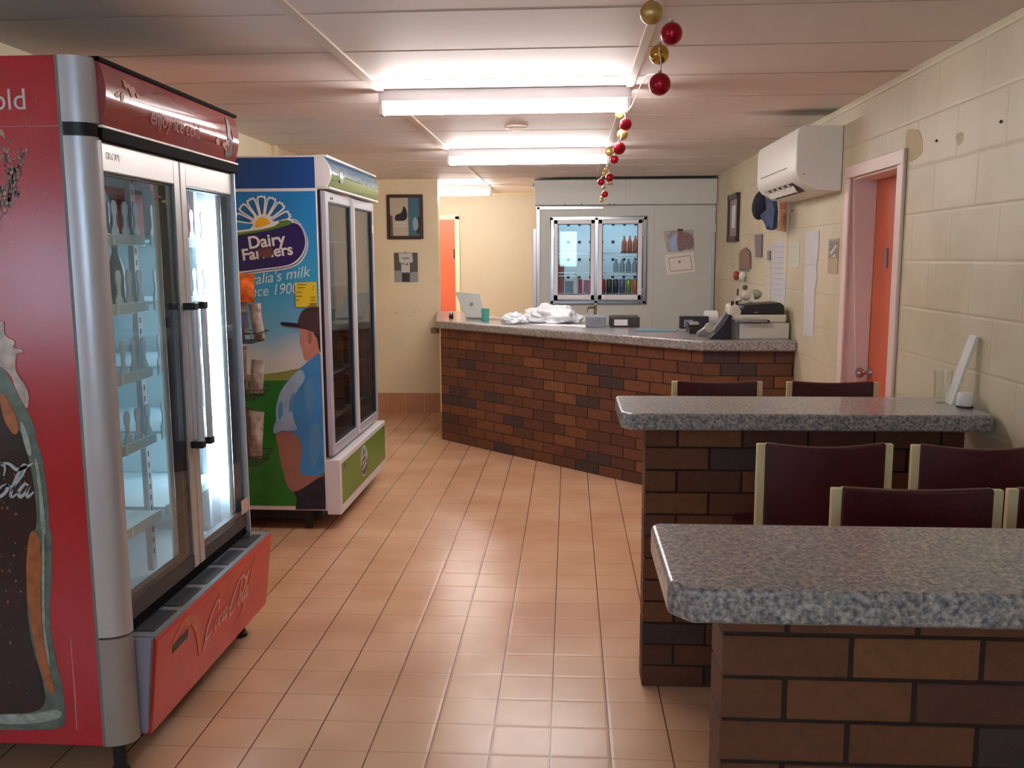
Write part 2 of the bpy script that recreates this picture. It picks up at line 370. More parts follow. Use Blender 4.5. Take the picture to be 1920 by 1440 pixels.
# shop front: big windows facing the street
WZ0, WZ1 = 1.05, 2.15
wins = [(-4.5, -3.5, 1.0, 1.95), (-.66, .22, 1.38, 2.25)]
mb = MB(); xs = XF
for (a, b, z0, z1) in wins:
    mb.box(xs, a, YF-.15, YF, 0, CE); mb.box(a, b, YF-.15, YF, 0, z0); mb.box(a, b, YF-.15, YF, z1, CE); xs = b
mb.box(xs, XR+.15, YF-.15, YF, 0, CE)
struct('wall_front', mb, m_cream)
for i, (a, b, z0, z1) in enumerate(wins):
    mb = MB(); c = (a+b)/2
    for (x0, x1, q0, q1) in ((a, a+.05, z0, z1), (b-.05, b, z0, z1), (a, b, z0, z0+.05), (a, b, z1-.05, z1), (c-.02, c+.02, z0, z1)): mb.box(x0, x1, YF-.1, YF-.05, q0, q1)
    w = struct('window_%d' % (i+1), mb, m_alu2)
    MB().box(a+.04, b-.04, YF-.08, YF-.074, z0+.04, z1-.04).build('pane', m_clear, w)
# door casing and orange door on the right
mb = MB()
for (q0, q1, h0, h1) in ((D1-.012, D1+.065, 0, DZ), (D0-.065, D0+.012, 0, DZ), (D0-.065, D1+.065, DZ, DZ+.065)): mb.box(XR-.018, XR-.0005, q0, q1, h0, h1)
mb.box(XR-.0005, XR+.128, D1-.012, D1-.0005, 0, DZ-.001).box(XR-.0005, XR+.128, D0+.0005, D0+.012, 0, DZ-.001).box(XR-.0005, XR+.128, D0+.012, D1-.012, DZ-.013, DZ-.001)
cas = struct('trim_5', mb, m_jamb, bevel=.006)
d1 = struct('door_1', MB().box(XR+.13, XR+.165, D0, D1, .01, DZ), m_orange)
MB().lathe((XR+.13, D1-.055, 1.0), [(.030, 0), (.030, -.006), (.012, -.010), (.011, -.035), (.024, -.045), (.029, -.06), (.024, -.075), (.0, -.08)], 20, (1, 0, 0)).build('door_knob', m_steel, d1, smooth=True)
MB().box(XR+.122, XR+.13, 4.74, 4.77, 1.56, 1.66).build('latch_plate', m_grey, d1)
# orange door in the passage
mb = MB().box(-1.44, -1.385, YA-.03, YA, 0, 2.15).box(-2.06, -1.385, YA-.03, YA, 2.105, 2.16)
struct('trim_6', mb, m_cream, bevel=.004)
d2 = struct('door_2', MB().box(-2.05, -1.44, YA-.025, YA-.001, .01, 2.105), m_orange)
MB().box(-1.462, -1.441, YA-.03, YA-.02, 1.62, 1.74).build('hinge', m_dark, d2)
# ================================================================= COOL ROOM
m_panel = mat('coolroom_panel', (206, 206, 200), .42, noise=.02)
cr = thing('cool_room', (.56, YB+.1, 0), 'grey panelled cool room front with shutter box, standing behind the brick counter', 'cool room')
CX0, CX1 = -.33, XR-.005; PY = YB+.02
WX0, WX1, WZa, WZb = -.19, .79, 1.148, 2.032   # opening frame
mb = MB()
mb.box(CX0, WX0+.04, PY, PY+.08, 0, 2.15).box(WX1-.04, CX1, PY, PY+.08, 0, 2.15).box(WX0+.04, WX1-.04, PY, PY+.08, 0, WZa+.04).box(WX0+.04, WX1-.04, PY, PY+.08, WZb-.04, 2.15)
mb.box(CX0, CX0+.07, PY+.08, YA, 0, 2.42)
mb.build('wall_panel', m_panel, cr)
MB().box(.865, .869, PY-.002, PY, 0, 2.14).build('panel_seam', mat('pale_seam', (184, 182, 174), .6), cr)
sh = MB().box(-.352, CX1, YB-.06, PY+.08, 2.152, CE-.02).build('shutter_box', m_panel, cr, bevel=.006)
MB().box(.565, .569, YB-.062, YB-.06, 2.155, CE-.025).build('box_seam', mat('pale_box_seam', (180, 178, 172), .6), sh)
MB().box(-.352, CX1, YB-.064, YB-.06, CE-.03, CE-.018).build('top_gap', m_dark, sh)
mb = MB()
for x in (-.05, .12, .40, .45): mb.box(x, x+.012, YB-.062, YB-.05, 2.150, 2.163)
mb.build('rivets', m_dark, sh)
MB().box(-.333, -.30, PY-.02, PY, 1.1, 2.14).box(-.333, .35, PY-.02, PY, 2.11, 2.14)  .build('corner_angle', m_alu, cr, bevel=.003)
MB().box(-.372, -.335, PY-.03, PY+.03, .2, 1.92).build('side_guide', m_alu, cr, bevel=.004)
MB().box(1.455, 1.484, PY-.03, PY, .2, 2.12).build('shutter_track', m_alu2, cr, bevel=.004)
MB().box(1.448, 1.486, PY-.05, PY-.028, 1.87, 1.96).build('track_bracket', m_panel, cr)
MB().ball((-.375, YB-.05, 2.36), .022, 14).build('pulley', m_white, cr, smooth=True)
# stainless surround
mb = MB()
w = .035
for (x0, x1, z0, z1) in ((WX0, WX0+w, WZa, WZb), (WX1-w, WX1, WZa, WZb), (WX0, WX1, WZb-w, WZb), (WX0, WX1, WZa, WZa+w), (.28-.02, .28+.02, WZa, WZb)): mb.box(x0, x1, PY-.03, PY+.02, z0, z1)
mb.build('steel_surround', m_steel, cr, bevel=.006)
# inside
mb = MB(); IY = PY+.62
mb.box(WX0, WX1, IY, IY+.02, .9, 2.2).box(WX0-.02, WX0, PY+.08, IY, .9, 2.2).box(WX1, WX1+.02, PY+.08, IY, .9, 2.2).box(WX0, WX1, PY+.08, IY, 2.18, 2.2).box(WX0, WX1, PY+.08, IY, .9, .92)
inn = mb.build('inner_lining', m_liner, cr)
mb = MB()
for i in range(8):
    for j in range(5):
        xx = WX0+.06+i*.122; zz = 1.22+j*.19; mb.lathe((xx, IY-.001, zz), [(.018, 0), (.018, -.002)], 14, (0, 1, 0))
mb.build('vent_holes', m_gasket, inn)
lamp = MB().box(WX0+.02, WX1-.02, PY+.09, PY+.13, 2.10, 2.14).build('inner_lamp', mat('coolroom_lamp_glow', (205, 235, 255), .5, emit=4), cr)
def cool_door(x0, x1, hinge):
    dmb = MB(); z0, z1 = 1.19, 2.003; fw = .041; y0, y1 = PY-.055, PY-.03
    for (a, b, c, d) in ((x0, x0+fw, z0, z1), (x1-fw, x1, z0, z1), (x0, x1, z1-fw, z1), (x0, x1, z0, z0+fw+.012)): dmb.box(a, b, y0, y1, c, d)
    dd = dmb.build('glass_door', m_wframe, cr, bevel=.004)
    g = MB()
    for (a, b, c, d) in ((x0+fw, x0+fw+.006, z0+fw, z1-fw), (x1-fw-.006, x1-fw, z0+fw, z1-fw), (x0+fw, x1-fw, z1-fw-.006, z1-fw), (x0+fw, x1-fw, z0+fw+.01, z0+fw+.018)): g.box(a, b, y0+.002, y1, c, d)
    g.build('gasket', m_gasket, dd)
    MB().box(x0+fw, x1-fw, y0+.008, y0+.013, z0+fw, z1-fw).build('pane', m_clear, dd)
    for z in (1.27, 1.87): MB().box(hinge-.011, hinge+.011, y0-.006, y1+.01, z-.045, z+.045).build('hinge', m_steel, dd, bevel=.003)
    return dd
cool_door(-.155, .262, -.165); cool_door(.298, .742, .752)
for z in (1.46, 1.66, 1.243):
    mb = MB(); mb.box(WX0+.01, WX1-.01, PY+.085, PY+.095, z, z+.008).box(WX0+.01, WX1-.01, PY+.085, PY+.095, z-.03, z-.025)
    for k in range(24): mb.box(WX0+.02+k*.04, WX0+.023+k*.04, PY+.09, PY+.40, z-.004, z)
    mb.build('wire_shelf', m_steel, cr)
# goods in the cool room
def can(x, y, z, col, name_, label, r=.031, h=.122, g='drink cans on the lowest cool room shelf'):
    m = mat('can_'+name_, col, .3, metal=.3)
    o = MB().lathe((x, y, z), [(r*.8, 0), (r, .01), (r, h-.014), (r*.78, h)], 18).build('drink_can', [m], smooth=True)
    tag(o, label, 'can', g)
    return o
cans = [((214, 60, 90), 'crimson', 'pink-red drink can, first from the left in the right cool room window'), ((44, 70, 66), 'bottle_green', 'bottle-green drink can beside the pink-red one'), ((46, 48, 62), 'charcoal', 'charcoal drink can in the middle of the bottom row'),
        ((104, 106, 140), 'violet', 'grey-violet drink can in the bottom row'), ((150, 168, 84), 'lime', 'lime green drink can in the bottom row'), ((206, 112, 64), 'orange', 'orange drink can at the right end of the bottom row')]
for i, (c, n, l) in enumerate(cans): can(.355+i*.0675, PY+.14, 1.2475, c, n, l, .032, .15)
pk = [((168, 82, 96), 'dusky red boxed drink carton behind left cool room window', -.10, .10, .30), ((120, 150, 170), 'pale blue carton low in left cool room window', .0, .08, .13), ((176, 64, 92), 'raspberry pink carton pack low in left cool room window', .09, .10, .15), ((190, 120, 140), 'light pink carton at right of the left cool room window', .185, .06, .14)]
for c, l, x, w_, h_ in pk:
    tag(MB().box(x-w_/2, x+w_/2, PY+.12, PY+.22, 1.2475, 1.2475+h_).build('drink_carton', mat('carton_'+l.split()[0], c, .5), bevel=.004), l, 'carton', 'cartons in the left cool room window')
def bottle(x, y, z, h, r, mb_, mc, label, name='drink_bottle', g=None, cap=True):
    o = tag(MB().lathe((x, y, z), [(r*.9, 0), (r, .01), (r, h*.55), (r*.85, h*.65), (r*.38, h*.85), (r*.36, h*.94)], 18).build(name, mb_, smooth=True), label, 'bottle', g)
    if cap: MB().lathe((x, y, z+h*.93), [(r*.42, 0), (r*.42, h*.06)], 14).build('cap', mc, o)
    return o
m_wb = mat('milk_bottle', (238, 240, 244), .3)
bottle(.07, PY+.10, 1.2475, .235, .03, m_wb, m_white, 'tall white bottle standing in left cool room window')
m_juice = mat('juice', (196, 104, 78), .35); m_gcap = mat('olive_cap', (120, 110, 90), .5)
tag(MB().box(.54, .73, PY+.10, PY+.26, 1.669, 1.684).build('display_tray', mat('dark_red_tray', (98, 44, 50), .5), bevel=.003), 'dark red tray carrying juice bottles on the top cool room shelf', 'tray')
for i in range(3): bottle(.575+i*.058, PY+.17, 1.6845, .16, .027, m_juice, m_gcap, ('leftmost', 'middle', 'rightmost')[i]+' of the three orange-red juice bottles on the tray', g='juice bottles on the cool room tray')
m_water = mat('blue_tinted_plastic', (150, 176, 198), .2)
for i in range(4): bottle(.49+i*.065, PY+.15, 1.469, .14, .029, m_water, m_water, ('leftmost', 'second', 'third', 'rightmost')[i]+' of the four clear blue water bottles on the middle cool room shelf', g='water bottles on the middle cool room shelf')
# ---------------------------------------------------------------- things on walls
def flat_on_back(name, px, m, label, cat, y=YB, t=.003, **k):
    P = [ony(a, b, y) for a, b in px]; return tag(MB().prism([p-Vector((0, t+.0005, 0)) for p in P], (0, t, 0)).build(name, m, **k), label, cat)
def rect_px_wall(px, X=XR):
    return [onx(a, b, X) for a, b in px]
# photo print and certificate on the cool room
o = flat_on_back('photo_print', [(1243, 433), (1301, 431), (1302, 468), (1252, 473)], mat('photo_grey', (176, 168, 170), .4, noise=.3, nscale=30), 'small creased colour photo print taped above the white certificate', 'photo', PY)
pl = Pl((0, PY-.0036, 0), (1, 0, 0), (0, 0, 1))
def pxp(a, b, Y): p = ony(a, b, Y); return (p.x, p.z)
decal('blue_area', [pxp(a, b, PY) for a, b in [(1255, 448), (1268, 440), (1270, 470), (1258, 471)]], mat('print_blue', (170, 190, 226), .5), o, pl)
decal('figure_area', [pxp(a, b, PY) for a, b in [(1272, 438), (1296, 440), (1300, 462), (1285, 468), (1272, 470)]], mat('print_brown', (140, 116, 114), .5, noise=.3, nscale=60), o, pl, smooth=4)
decal('mauve_area', [pxp(a, b, PY) for a, b in [(1271, 432), (1279, 432), (1278, 452), (1271, 450)]], mat('print_mauve', (150, 100, 110), .5), o, pl, 2)
tag(MB().box(*(lambda p: (p.x-.028, p.x+.028, PY-.016, PY-.004, p.z-.008, p.z+.008))(ony(1275, 431, PY))).build('clip_magnet', m_black, bevel=.003), 'black clip magnet holding the photo print on the cool room', 'magnet')
o = flat_on_back('certificate', [(1246, 478), (1300, 472), (1304, 509), (1250, 516)], mat('certificate_card', (240, 230, 222), .5), 'tilted white certificate with a grey ruled border on the cool room', 'certificate', PY, .006)
pl = Pl((0, PY-.0066, 0), (1, 0, 0), (0, 0, 1)); mline = mat('ruled_line', (166, 158, 156), .6)
cor = [(1254, 484), (1294, 479), (1298, 505), (1257, 509)]
for i in range(4):
    a = pxp(*cor[i], PY); b = pxp(*cor[(i+1) % 4], PY); d = Vector((b[0]-a[0], b[1]-a[1])); n_ = Vector((-d.y, d.x)).normalized()*.004
    decal('border_line', [(a[0]-n_.x, a[1]-n_.y), (b[0]-n_.x, b[1]-n_.y), (b[0]+n_.x, b[1]+n_.y), (a[0]+n_.x, a[1]+n_.y)], mline, o, pl)
cc = pxp(1274, 491, PY); decal('crest', [(cc[0]+.012*math.cos(t), cc[1]+.014*math.sin(t)) for t in [i*math.pi/5 for i in range(10)]], mat('crest_grey', (120, 120, 120), .6), o, pl)
# framed picture on partition
def framed(name, x0, x1, z0, z1, Y, fw, label, inner):
    t = thing(name, ((x0+x1)/2, Y, z0), label, 'picture'); mb = MB()
    for (a, b, c, d) in ((x0, x0+fw, z0, z1), (x1-fw, x1, z0, z1), (x0+fw, x1-fw, z1-fw, z1), (x0+fw, x1-fw, z0, z0+fw)): mb.box(a, b, Y-.022, Y-.001, c, d)
    mb.build('frame', m_brown, t, bevel=.003)
    MB().box(x0+fw, x1-fw, Y-.008, Y-.004, z0+fw, z1-fw).build('picture_sheet', inner, t); return t
t = framed('framed_picture', -1.885, -1.507, 1.822, 2.275, YB, .032, 'dark wood framed picture of a machine above a grey clipped sheet', mat('print_teal', (66, 110, 128), .35, noise=.15, nscale=6))
pl = Pl((-1.853, YB-.0085, 1.854), (1, 0, 0), (0, 0, 1))
decal('mount_left', [(0, 0), (.19, 0), (.19, .39), (0, .39)], mat('mount_cream', (196, 186, 166), .6), t, pl, 1)
decal('machine', catmull([(.055, .16, 0), (.10, .155, 0), (.155, .16, 0), (.18, .20, 0), (.17, .27, 0), (.145, .30, 0), (.12, .24, 0), (.06, .21, 0)], 4) and [(p.x, p.y) for p in catmull([(.055, .16, 0), (.10, .155, 0), (.155, .16, 0), (.18, .20, 0), (.17, .27, 0), (.145, .30, 0), (.12, .24, 0), (.06, .21, 0)], 4)], mat('print_black', (30, 30, 34), .5), t, pl, 2)
decals('caption_block', [[(.05, .09+.03*i), (.17, .09+.03*i), (.17, .112+.03*i), (.05, .112+.03*i)] for i in (0, 1)], mat('print_white', (205, 205, 200), .6), t, pl, 2)
decal('dark_side', [(.28, .02), (.31, .02), (.31, .2), (.27, .17), (.255, .1)], mat('print_navy', (36, 38, 48), .5), t, pl, 2)
decals('drum', [[(.265+.03*math.cos(q), .12+.07*math.sin(q)) for q in [i*math.pi/6 for i in range(12)]]], mat('print_pale_blue', (150, 176, 190), .5), t, pl, 3)
decals('left_shade', [[(0, 0), (.03, 0), (.025, .2), (0, .22)]], mat('print_taupe', (110, 92, 84), .6), t, pl, 2)
# clipped sheet below
o = tag(MB().box(-1.822, -1.573, YB-.005, YB-.001, 1.377, 1.681).build('clipped_sheet', mat('sheet_dark_grey', (92, 90, 90), .6)), 'dark and pale grey checked sheet hanging below the framed picture', 'notice')
pl = Pl((-1.822, YB-.0055, 1.377), (1, 0, 0), (0, 0, 1)); ml = mat('sheet_grey', (158, 158, 160), .6); mw = mat('sheet_white', (206, 206, 204), .6)
decals('light_squares', [[(0, 0), (.08, 0), (.08, .12), (0, .12)], [(.165, 0), (.249, 0), (.249, .11), (.165, .10)]], ml, o, pl)
decals('shirt_shape', [[(.075, .10), (.165, .10), (.165, .2), (.20, .21), (.19, .30), (.05, .30), (.055, .21), (.075, .2)]], mw, o, pl)
decals('dark_square', [[(.085, .005), (.155, .005), (.155, .09), (.085, .09)]], m_dark, o, pl, 2)
decals('small_marks', [[(.085, .18), (.105, .18), (.105, .2), (.085, .2)], [(.125, .17), (.15, .18), (.145, .2), (.125, .19)], [(.09, .24), (.16, .24), (.16, .252), (.09, .252)]], mat('sheet_mark', (110, 112, 116), .6), o, pl, 2)
MB().lathe((-1.70, YB-.006, 1.69), [(.012, 0), (.010, -.012), (0, -.016)], 12, (0, 1, 0)).build('pin', m_steel, o)
for i, (px, py) in enumerate(((742, 586), (777, 585))):
    p = ony(px, py, YB); tag(MB().lathe((p.x, YB, p.z), [(.006, 0), (.004, -.006), (0, -.007)], 10, (0, 1, 0)).build('wall_plug', m_brown), ('left', 'right')[i]+' small brown wall plug low under the clipped sheet', 'wall plug', 'wall plugs under the clipped sheet')
# right wall: narrow framed picture
Yn, Yf, z0, z1 = 8.12, 8.62, 1.76, 2.18
t = thing('narrow_picture', (XR, 8.37, z0), 'narrow-looking dark wood framed certificate on the right wall beside the cool room', 'picture'); mb = MB()
for (a, b, c, d) in ((Yn, Yn+.045, z0, z1), (Yf-.045, Yf, z0, z1), (Yn, Yf, z1-.045, z1), (Yn, Yf, z0, z0+.045)): mb.box(XR-.025, XR-.001, a, b, c, d)
mb.build('frame', m_brown, t, bevel=.003)
MB().box(XR-.01, XR-.002, Yn+.04, Yf-.04, z0+.04, z1-.04).build('picture_sheet', mat('print_mauve_grey', (150, 134, 140), .5), t)
MB().box(XR-.012, XR-.01, Yn+.17, Yf-.17, z0+.12, z1-.1).build('white_panel', m_paper, t)
# cap on a hook
t = thing('baseball_cap', (XR, 7.0, 1.8), 'dark navy baseball cap hanging on the right wall below the air conditioner', 'cap')
cc = Vector((XR-.095, 7.05, 1.98)); mb = MB()
mcap = mat('navy_cloth', (28, 34, 54), .8, noise=.4, nscale=25); mcap2 = mat('blue_patterned_cloth', (44, 62, 100), .75, noise=.7, nscale=28)
cc = onx(1427, 384, XR-.075); bm_ = MB().ball((0, 0, 0), 1, 24)
V_ = [Vector((cc.x+v.x*.062, cc.y+v.y*.145*(1 if v.z > -.2 else .93), cc.z+v.z*.095-v.y*.05)) for v in bm_.v]; bm_.v = V_
bm_.build('crown', mcap, t, smooth=True)
pts = [onx(a, b, XR-.135) for a, b in [(1434, 364), (1448, 372), (1451, 395), (1449, 428), (1443, 432), (1440, 424), (1437, 431), (1433, 420), (1424, 404), (1436, 392)]]
MB().prism([p for p in pts], (.03, 0, 0)).build('brim', mcap2, t, bevel=.006, seg=3)
MB().tube([(XR, cc.y, cc.z+.10), (XR-.05, cc.y, cc.z+.10)], .004, 6).build('hook', m_steel, t)
# helper for flat papers on the right wall
def on_right(name, px, m, label, cat, group=None, t=.002, off=.0006):
    P = [onx(a, b, XR) for a, b in px]; return tag(MB().prism([p-Vector((t+off, 0, 0)) for p in P], (t, 0, 0)).build(name, m), label, cat, group)
m_tan = mat('tan_card', (196, 146, 100), .7, noise=.08)
o = on_right('card_strap', [(1462, 378), (1476, 378), (1476, 408), (1473, 435), (1452, 431), (1461, 412)], m_tan, 'tan cardboard strip flaring at the bottom, pinned right of the navy cap', 'card')
pl = Pl((XR-.0027, 0, 0), (0, -1, 0), (0, 0, 1))
def rw(px): return [(-onx(a, b, XR).y, onx(a, b, XR).z) for a, b in px]
decal('red_square', rw([(1463, 380), (1475, 380), (1475, 393), (1463, 393)]), mat('brick_red_print', (176, 92, 70), .7), o, pl)
decals('text_line', [rw([(1463, y), (1474, y), (1474, y+1.2), (1463, y+1.2)]) for y in (397, 401, 405)], mat('brown_ink', (140, 90, 66), .7), o, pl)
on_right('plaque', [(1418, 440), (1431, 439), (1430, 482), (1419, 482)], mat('grey_plaque', (120, 106, 108), .5, noise=.1), 'small curved grey plaque under the navy cap', 'plaque', t=.012)
tt = [(1389, 505), (1389, 478), (1391, 471), (1396, 467), (1400, 464), (1404, 467), (1408, 472), (1409, 480), (1409, 504)]
on_right('arched_plaque', tt, mat('brown_plaque', (134, 100, 86), .5), 'small brown plaque with an arched top above the key hooks', 'plaque', t=.015)
t = thing('key_hook', onx(1396, 506, XR), 'key hooks with red tag and white keyring under the arched plaque', 'key hook')
p = onx(1396, 507, XR); MB().box(XR-.012, XR-.001, p.y-.22, p.y+.22, p.z-.008, p.z+.006).build('rail', m_grey, t)
p = onx(1387, 517, XR); MB().ball((XR-.03, p.y, p.z), .028, 12, sz=1.5).build('red_tag', mat('red_plastic', (170, 60, 54), .4), t, smooth=True)
p = onx(1399, 518, XR); MB().ball((XR-.03, p.y, p.z), .032, 12, sz=1.3).build('white_keyring', m_white, t, smooth=True)
p = onx(1404, 524, XR); MB().tube([(XR-.03, p.y+.03*math.cos(q), p.z+.02*math.sin(q)) for q in [i*.63 for i in range(11)]], .003, 6).build('ring', m_steel, t)
o = on_right('light_switch', [(1441, 470), (1446, 470), (1446, 488), (1441, 488)], mat('switch_grey', (120, 118, 112), .4), 'small grey switch on the right wall beside the papers', 'switch', t=.01)
m_p1 = mat('paper_cool', (205, 204, 210), .8, noise=.03, nscale=20); m_p2 = mat('paper_warm', (212, 204, 188), .8)
m_ink = mat('grey_ink', (182, 182, 188), .8)
def sheet(px, m, label, rows=6):
    o = on_right('paper_sheet', px, m, label, 'paper', 'papers pinned on the right wall')
    (ax, ay), (bx, by), (cx_, cy), (dx, dy) = px; polys = []
    for r_ in range(rows):
        t0 = (r_+.8)/(rows+1); t1 = t0+.018
        f = lambda s, t: ((ax*(1-s)+bx*s)*(1-t)+(dx*(1-s)+cx_*s)*t, (ay*(1-s)+by*s)*(1-t)+(dy*(1-s)+cy*s)*t)
        polys.append(rw([f(.15, t0), f(.8, t0), f(.8, t1), f(.15, t1)]))
    decals('text_line', polys, m_ink, o, pl); return o
sheet([(1448, 455), (1476, 453), (1472, 566), (1446, 562)], m_p1, 'broad typed sheet pinned above the printer', 10)
sheet([(1436, 480), (1446, 479), (1445, 562), (1434, 558)], m_p2, 'slim pale strip of paper left of the typed sheet above the printer', 5)
sheet([(1480, 455), (1500, 453), (1498, 500), (1479, 502)], mat('paper_faint_green', (206, 210, 190), .8), 'faint greenish note between the typed sheet and the long paper', 4)
o = on_right('long_paper', [(1513, 434), (1537, 432), (1536, 470), (1532, 500), (1533, 520), (1529, 545), (1526, 632), (1508, 629), (1510, 540)], m_p1, 'long curling white paper roll hanging beside the door frame', 'paper', t=.006)
decal('fold_line', rw([(1512, 498), (1531, 494), (1531, 496), (1512, 500)]), mat('fold_shadow', (180, 180, 188), .8), o, Pl((XR-.0067, 0, 0), (0, -1, 0), (0, 0, 1)))
o = on_right('picture_card', [(1555, 448), (1574, 447), (1571, 514), (1553, 513)], mat('khaki_card', (176, 160, 128), .6), 'khaki card with a grey tangled picture beside the pink-lit door jamb', 'card', t=.004)
pc = Pl((XR-.0047, 0, 0), (0, -1, 0), (0, 0, 1))
decal('picture_area', rw([(1557, 452), (1573, 451), (1571, 484), (1556, 484)]), mat('tangle_print', (128, 120, 116), .6, noise=.6, nscale=60), o, pc)
decals('white_stroke', [rw([(1558, 474), (1570, 458), (1571, 462), (1560, 478)]), rw([(1560, 482), (1568, 476), (1569, 482)])], mw, o, pc, 2)
# screws and stains on the right wall
for i, (px, py) in enumerate(((1757, 264), (1878, 228), (1486, 395))):
    p = onx(px, py, XR); tag(MB().lathe((XR, p.y, p.z), [(.006, 0), (.005, -.006), (0, -.008)], 10, (1, 0, 0)).build('wall_plug', m_brown), ('brown wall plug above right of the door frame', 'brown wall plug high on the right wall near the frame edge', 'brown wall plug below the air conditioner')[i], 'wall plug')
m_patch = mat('bare_plaster_patch', (196, 182, 146), .7, noise=.08)
for i, px in enumerate(([(1700, 248), (1724, 246), (1730, 280), (1720, 296), (1702, 300)], [(1794, 252), (1804, 248), (1806, 262), (1798, 272), (1792, 262)])):
    P = [(-onx(a, b, XR).y, onx(a, b, XR).z) for a, b in px]
    tag(decal('paint_patch', P, m_patch, None, Pl((XR-.0002, 0, 0), (0, -1, 0), (0, 0, 1)), 1, 4), ('large', 'small')[i]+' unpainted brownish patch on the right wall above the door', 'patch', 'unpainted patches on the right wall')
# cable conduit on right wall
struct('trim_7', MB().box(XR-.012, XR, 6.33, 6.345, 1.5, 2.0), m_cream)
# pipe at left wall/ceiling
struct('trim_8', MB().box(XL, XL+.03, 6.50, 6.56, 2.18, CE), m_cream)
# ================================================================= AIR CONDITIONER
ac = thing('air_conditioner', (XR, 5.62, 1.97), 'white wall-mounted split air conditioner high on the right wall', 'air conditioner')
prof = [(XR-.002, 2.325), (1.275, 2.33), (1.245, 2.315), (1.237, 2.28), (1.237, 2.095), (1.245, 2.06), (1.27, 2.03), (1.345, 1.985), (XR-.002, 1.975)]
A0, A1 = 5.14, 6.17
body = MB().prism([(x, A0, z) for x, z in prof], (0, A1-A0, 0)).build('body', m_white, ac, bevel=.008, seg=3)
MB().box(1.2345, 1.2375, A0+.2, A1-.12, 2.118, 2.123).build('panel_line', m_dark, ac)
d = Vector((1.345-1.255, 0, 1.985-2.045)).normalized(); nn = Vector((d.z, 0, -d.x))
slot = MB(); p0 = Vector((1.262, A0+.17, 2.037)); L_ = .085
slot.prism([p0+nn*.002, p0+nn*.002+Vector((0, .70, 0)), p0+d*L_+nn*.002+Vector((0, .70, 0)), p0+d*L_+nn*.002], nn*.003).build('outlet', m_black, ac)
MB().prism([p0+d*.02+nn*.006+Vector((0, .02, 0)), p0+d*.02+nn*.006+Vector((0, .68, 0)), p0+d*.055+nn*.022+Vector((0, .68, 0)), p0+d*.055+nn*.022+Vector((0, .02, 0))], nn*.004).build('louvre', m_white, ac)
for k in range(5):
    q = p0+Vector((0, .08+k*.135, 0))+nn*.005
    MB().prism([q, q+Vector((0, .03, 0)), q+d*.07+Vector((0, .03, 0)), q+d*.07], nn*.008).build('vane', m_offwhite, ac)
MB().box(XR-.13, XR-.10, A0-.002, A0, 2.0, 2.30).build('end_seam', m_white, ac)
p = ony(1508, 326, A0-.001); MB().ball((p.x, A0, p.z), .005, 8).build('indicator', mat('red_mark', (190, 110, 90), .5), ac)
# ================================================================= LIGHT FITTINGS
m_glow = mat('fluorescent_glow', (255, 250, 247), .5, emit=TUBE)
def batten(x0, x1, y, label):
    t = thing('fluorescent_light', ((x0+x1)/2, y, CE), label, 'ceiling light', 'fluorescent ceiling lights')
    MB().box(x0, x1, y-.035, y+.035, CE-.055, CE-.0005).build('batten', m_whitemetal, t, bevel=.004)
    MB().cyl((x0+.02, y, CE-.088), (x1-.02, y, CE-.088), .027, 24).build('tube', m_glow, t, smooth=True)
    for x in (x0, x1-.022): MB().box(x, x+.022, y-.032, y+.032, CE-.118, CE-.05).build('end_cap', m_white, t, bevel=.005)
batten(-.925, .293, 4.50, 'nearest fluorescent ceiling light, the widest of the three')
batten(-.915, .297, 6.90, 'middle fluorescent ceiling light, between the nearest and the passage one')
batten(-2.09, -.865, 10.22, 'farthest fluorescent ceiling light, in the passage behind the partition')
t = tag(MB().lathe((-.33, 5.755, CE), [(.075, 0), (.072, -.01), (.045, -.013), (.042, -.02), (0, -.022)], 28).build('ceiling_vent', m_strip, smooth=True), 'round flat white ceiling rose between the two nearest lights', 'ceiling rose')
# ================================================================= BRICKWORK
def brick_run(mb, P0, P1, z0, z1, thick, side, start=0.0, skip_ends=False, pat=0):
    """bricks along P0->P1 (plan); outer face on the line, body to the left of travel * side"""
    P0 = Vector((*P0, 0)); P1 = Vector((*P1, 0)); u = (P1-P0).normalized(); L_ = (P1-P0).length; n = Vector((-u.y, u.x, 0))*side
    n_c = round((z1-z0)/.084); ch = (z1-z0)/n_c; bl = .235
    mb.frame(P0+n*(thick/2)+Vector((0, 0, z0+.001))+u*.004, u, (0, 0, 1), L_-.008, thick-.008, z1-z0-.002, 6)
    for c in range(n_c):
        za = z0+c*ch+.0035; zb = z0+(c+1)*ch-.004
        x = -(bl/2 if (c+pat) % 2 else 0)
        while x < L_-.01:
            a = max(x, 0)+(.0 if x <= 0 else .005); b = min(x+bl, L_)-(.005 if x+bl < L_ else 0); x += bl
            if b-a < .03: continue
            k = random.choices(range(6), (5, 3, 4, 1.2, 1.7, 2.5))[0]
            jt = random.uniform(0, .0015)
            vs = [P0+u*q+n*w+Vector((0, 0, z)) for z in (za, zb) for w in (jt, thick-.0) for q in (a, b)]
            mb.add(vs, [(0, 2, 3, 1), (4, 5, 7, 6), (0, 1, 5, 4), (2, 6, 7, 3), (0, 4, 6, 2), (1, 3, 7, 5)], k)
BM = m_bricks+[m_mortar]
KT = 1.005; B0 = (-1.138, 7.942); B1 = (.89, 6.02); B2 = (XR-.004, 6.02)
random.seed(21)
mb = MB()
brick_run(mb, B0, B1, 0, KT, .11, 1); brick_run(mb, B1, B2, 0, KT, .11, 1, pat=1); brick_run(mb, (-1.34, YB-.016), B0, 0, KT, .11, 1, pat=1)
tag(mb.build('brick_counter', BM, bevel=.002), 'long angled red-brown brick counter front with a bend at its right end', 'counter')
TT = 1.075
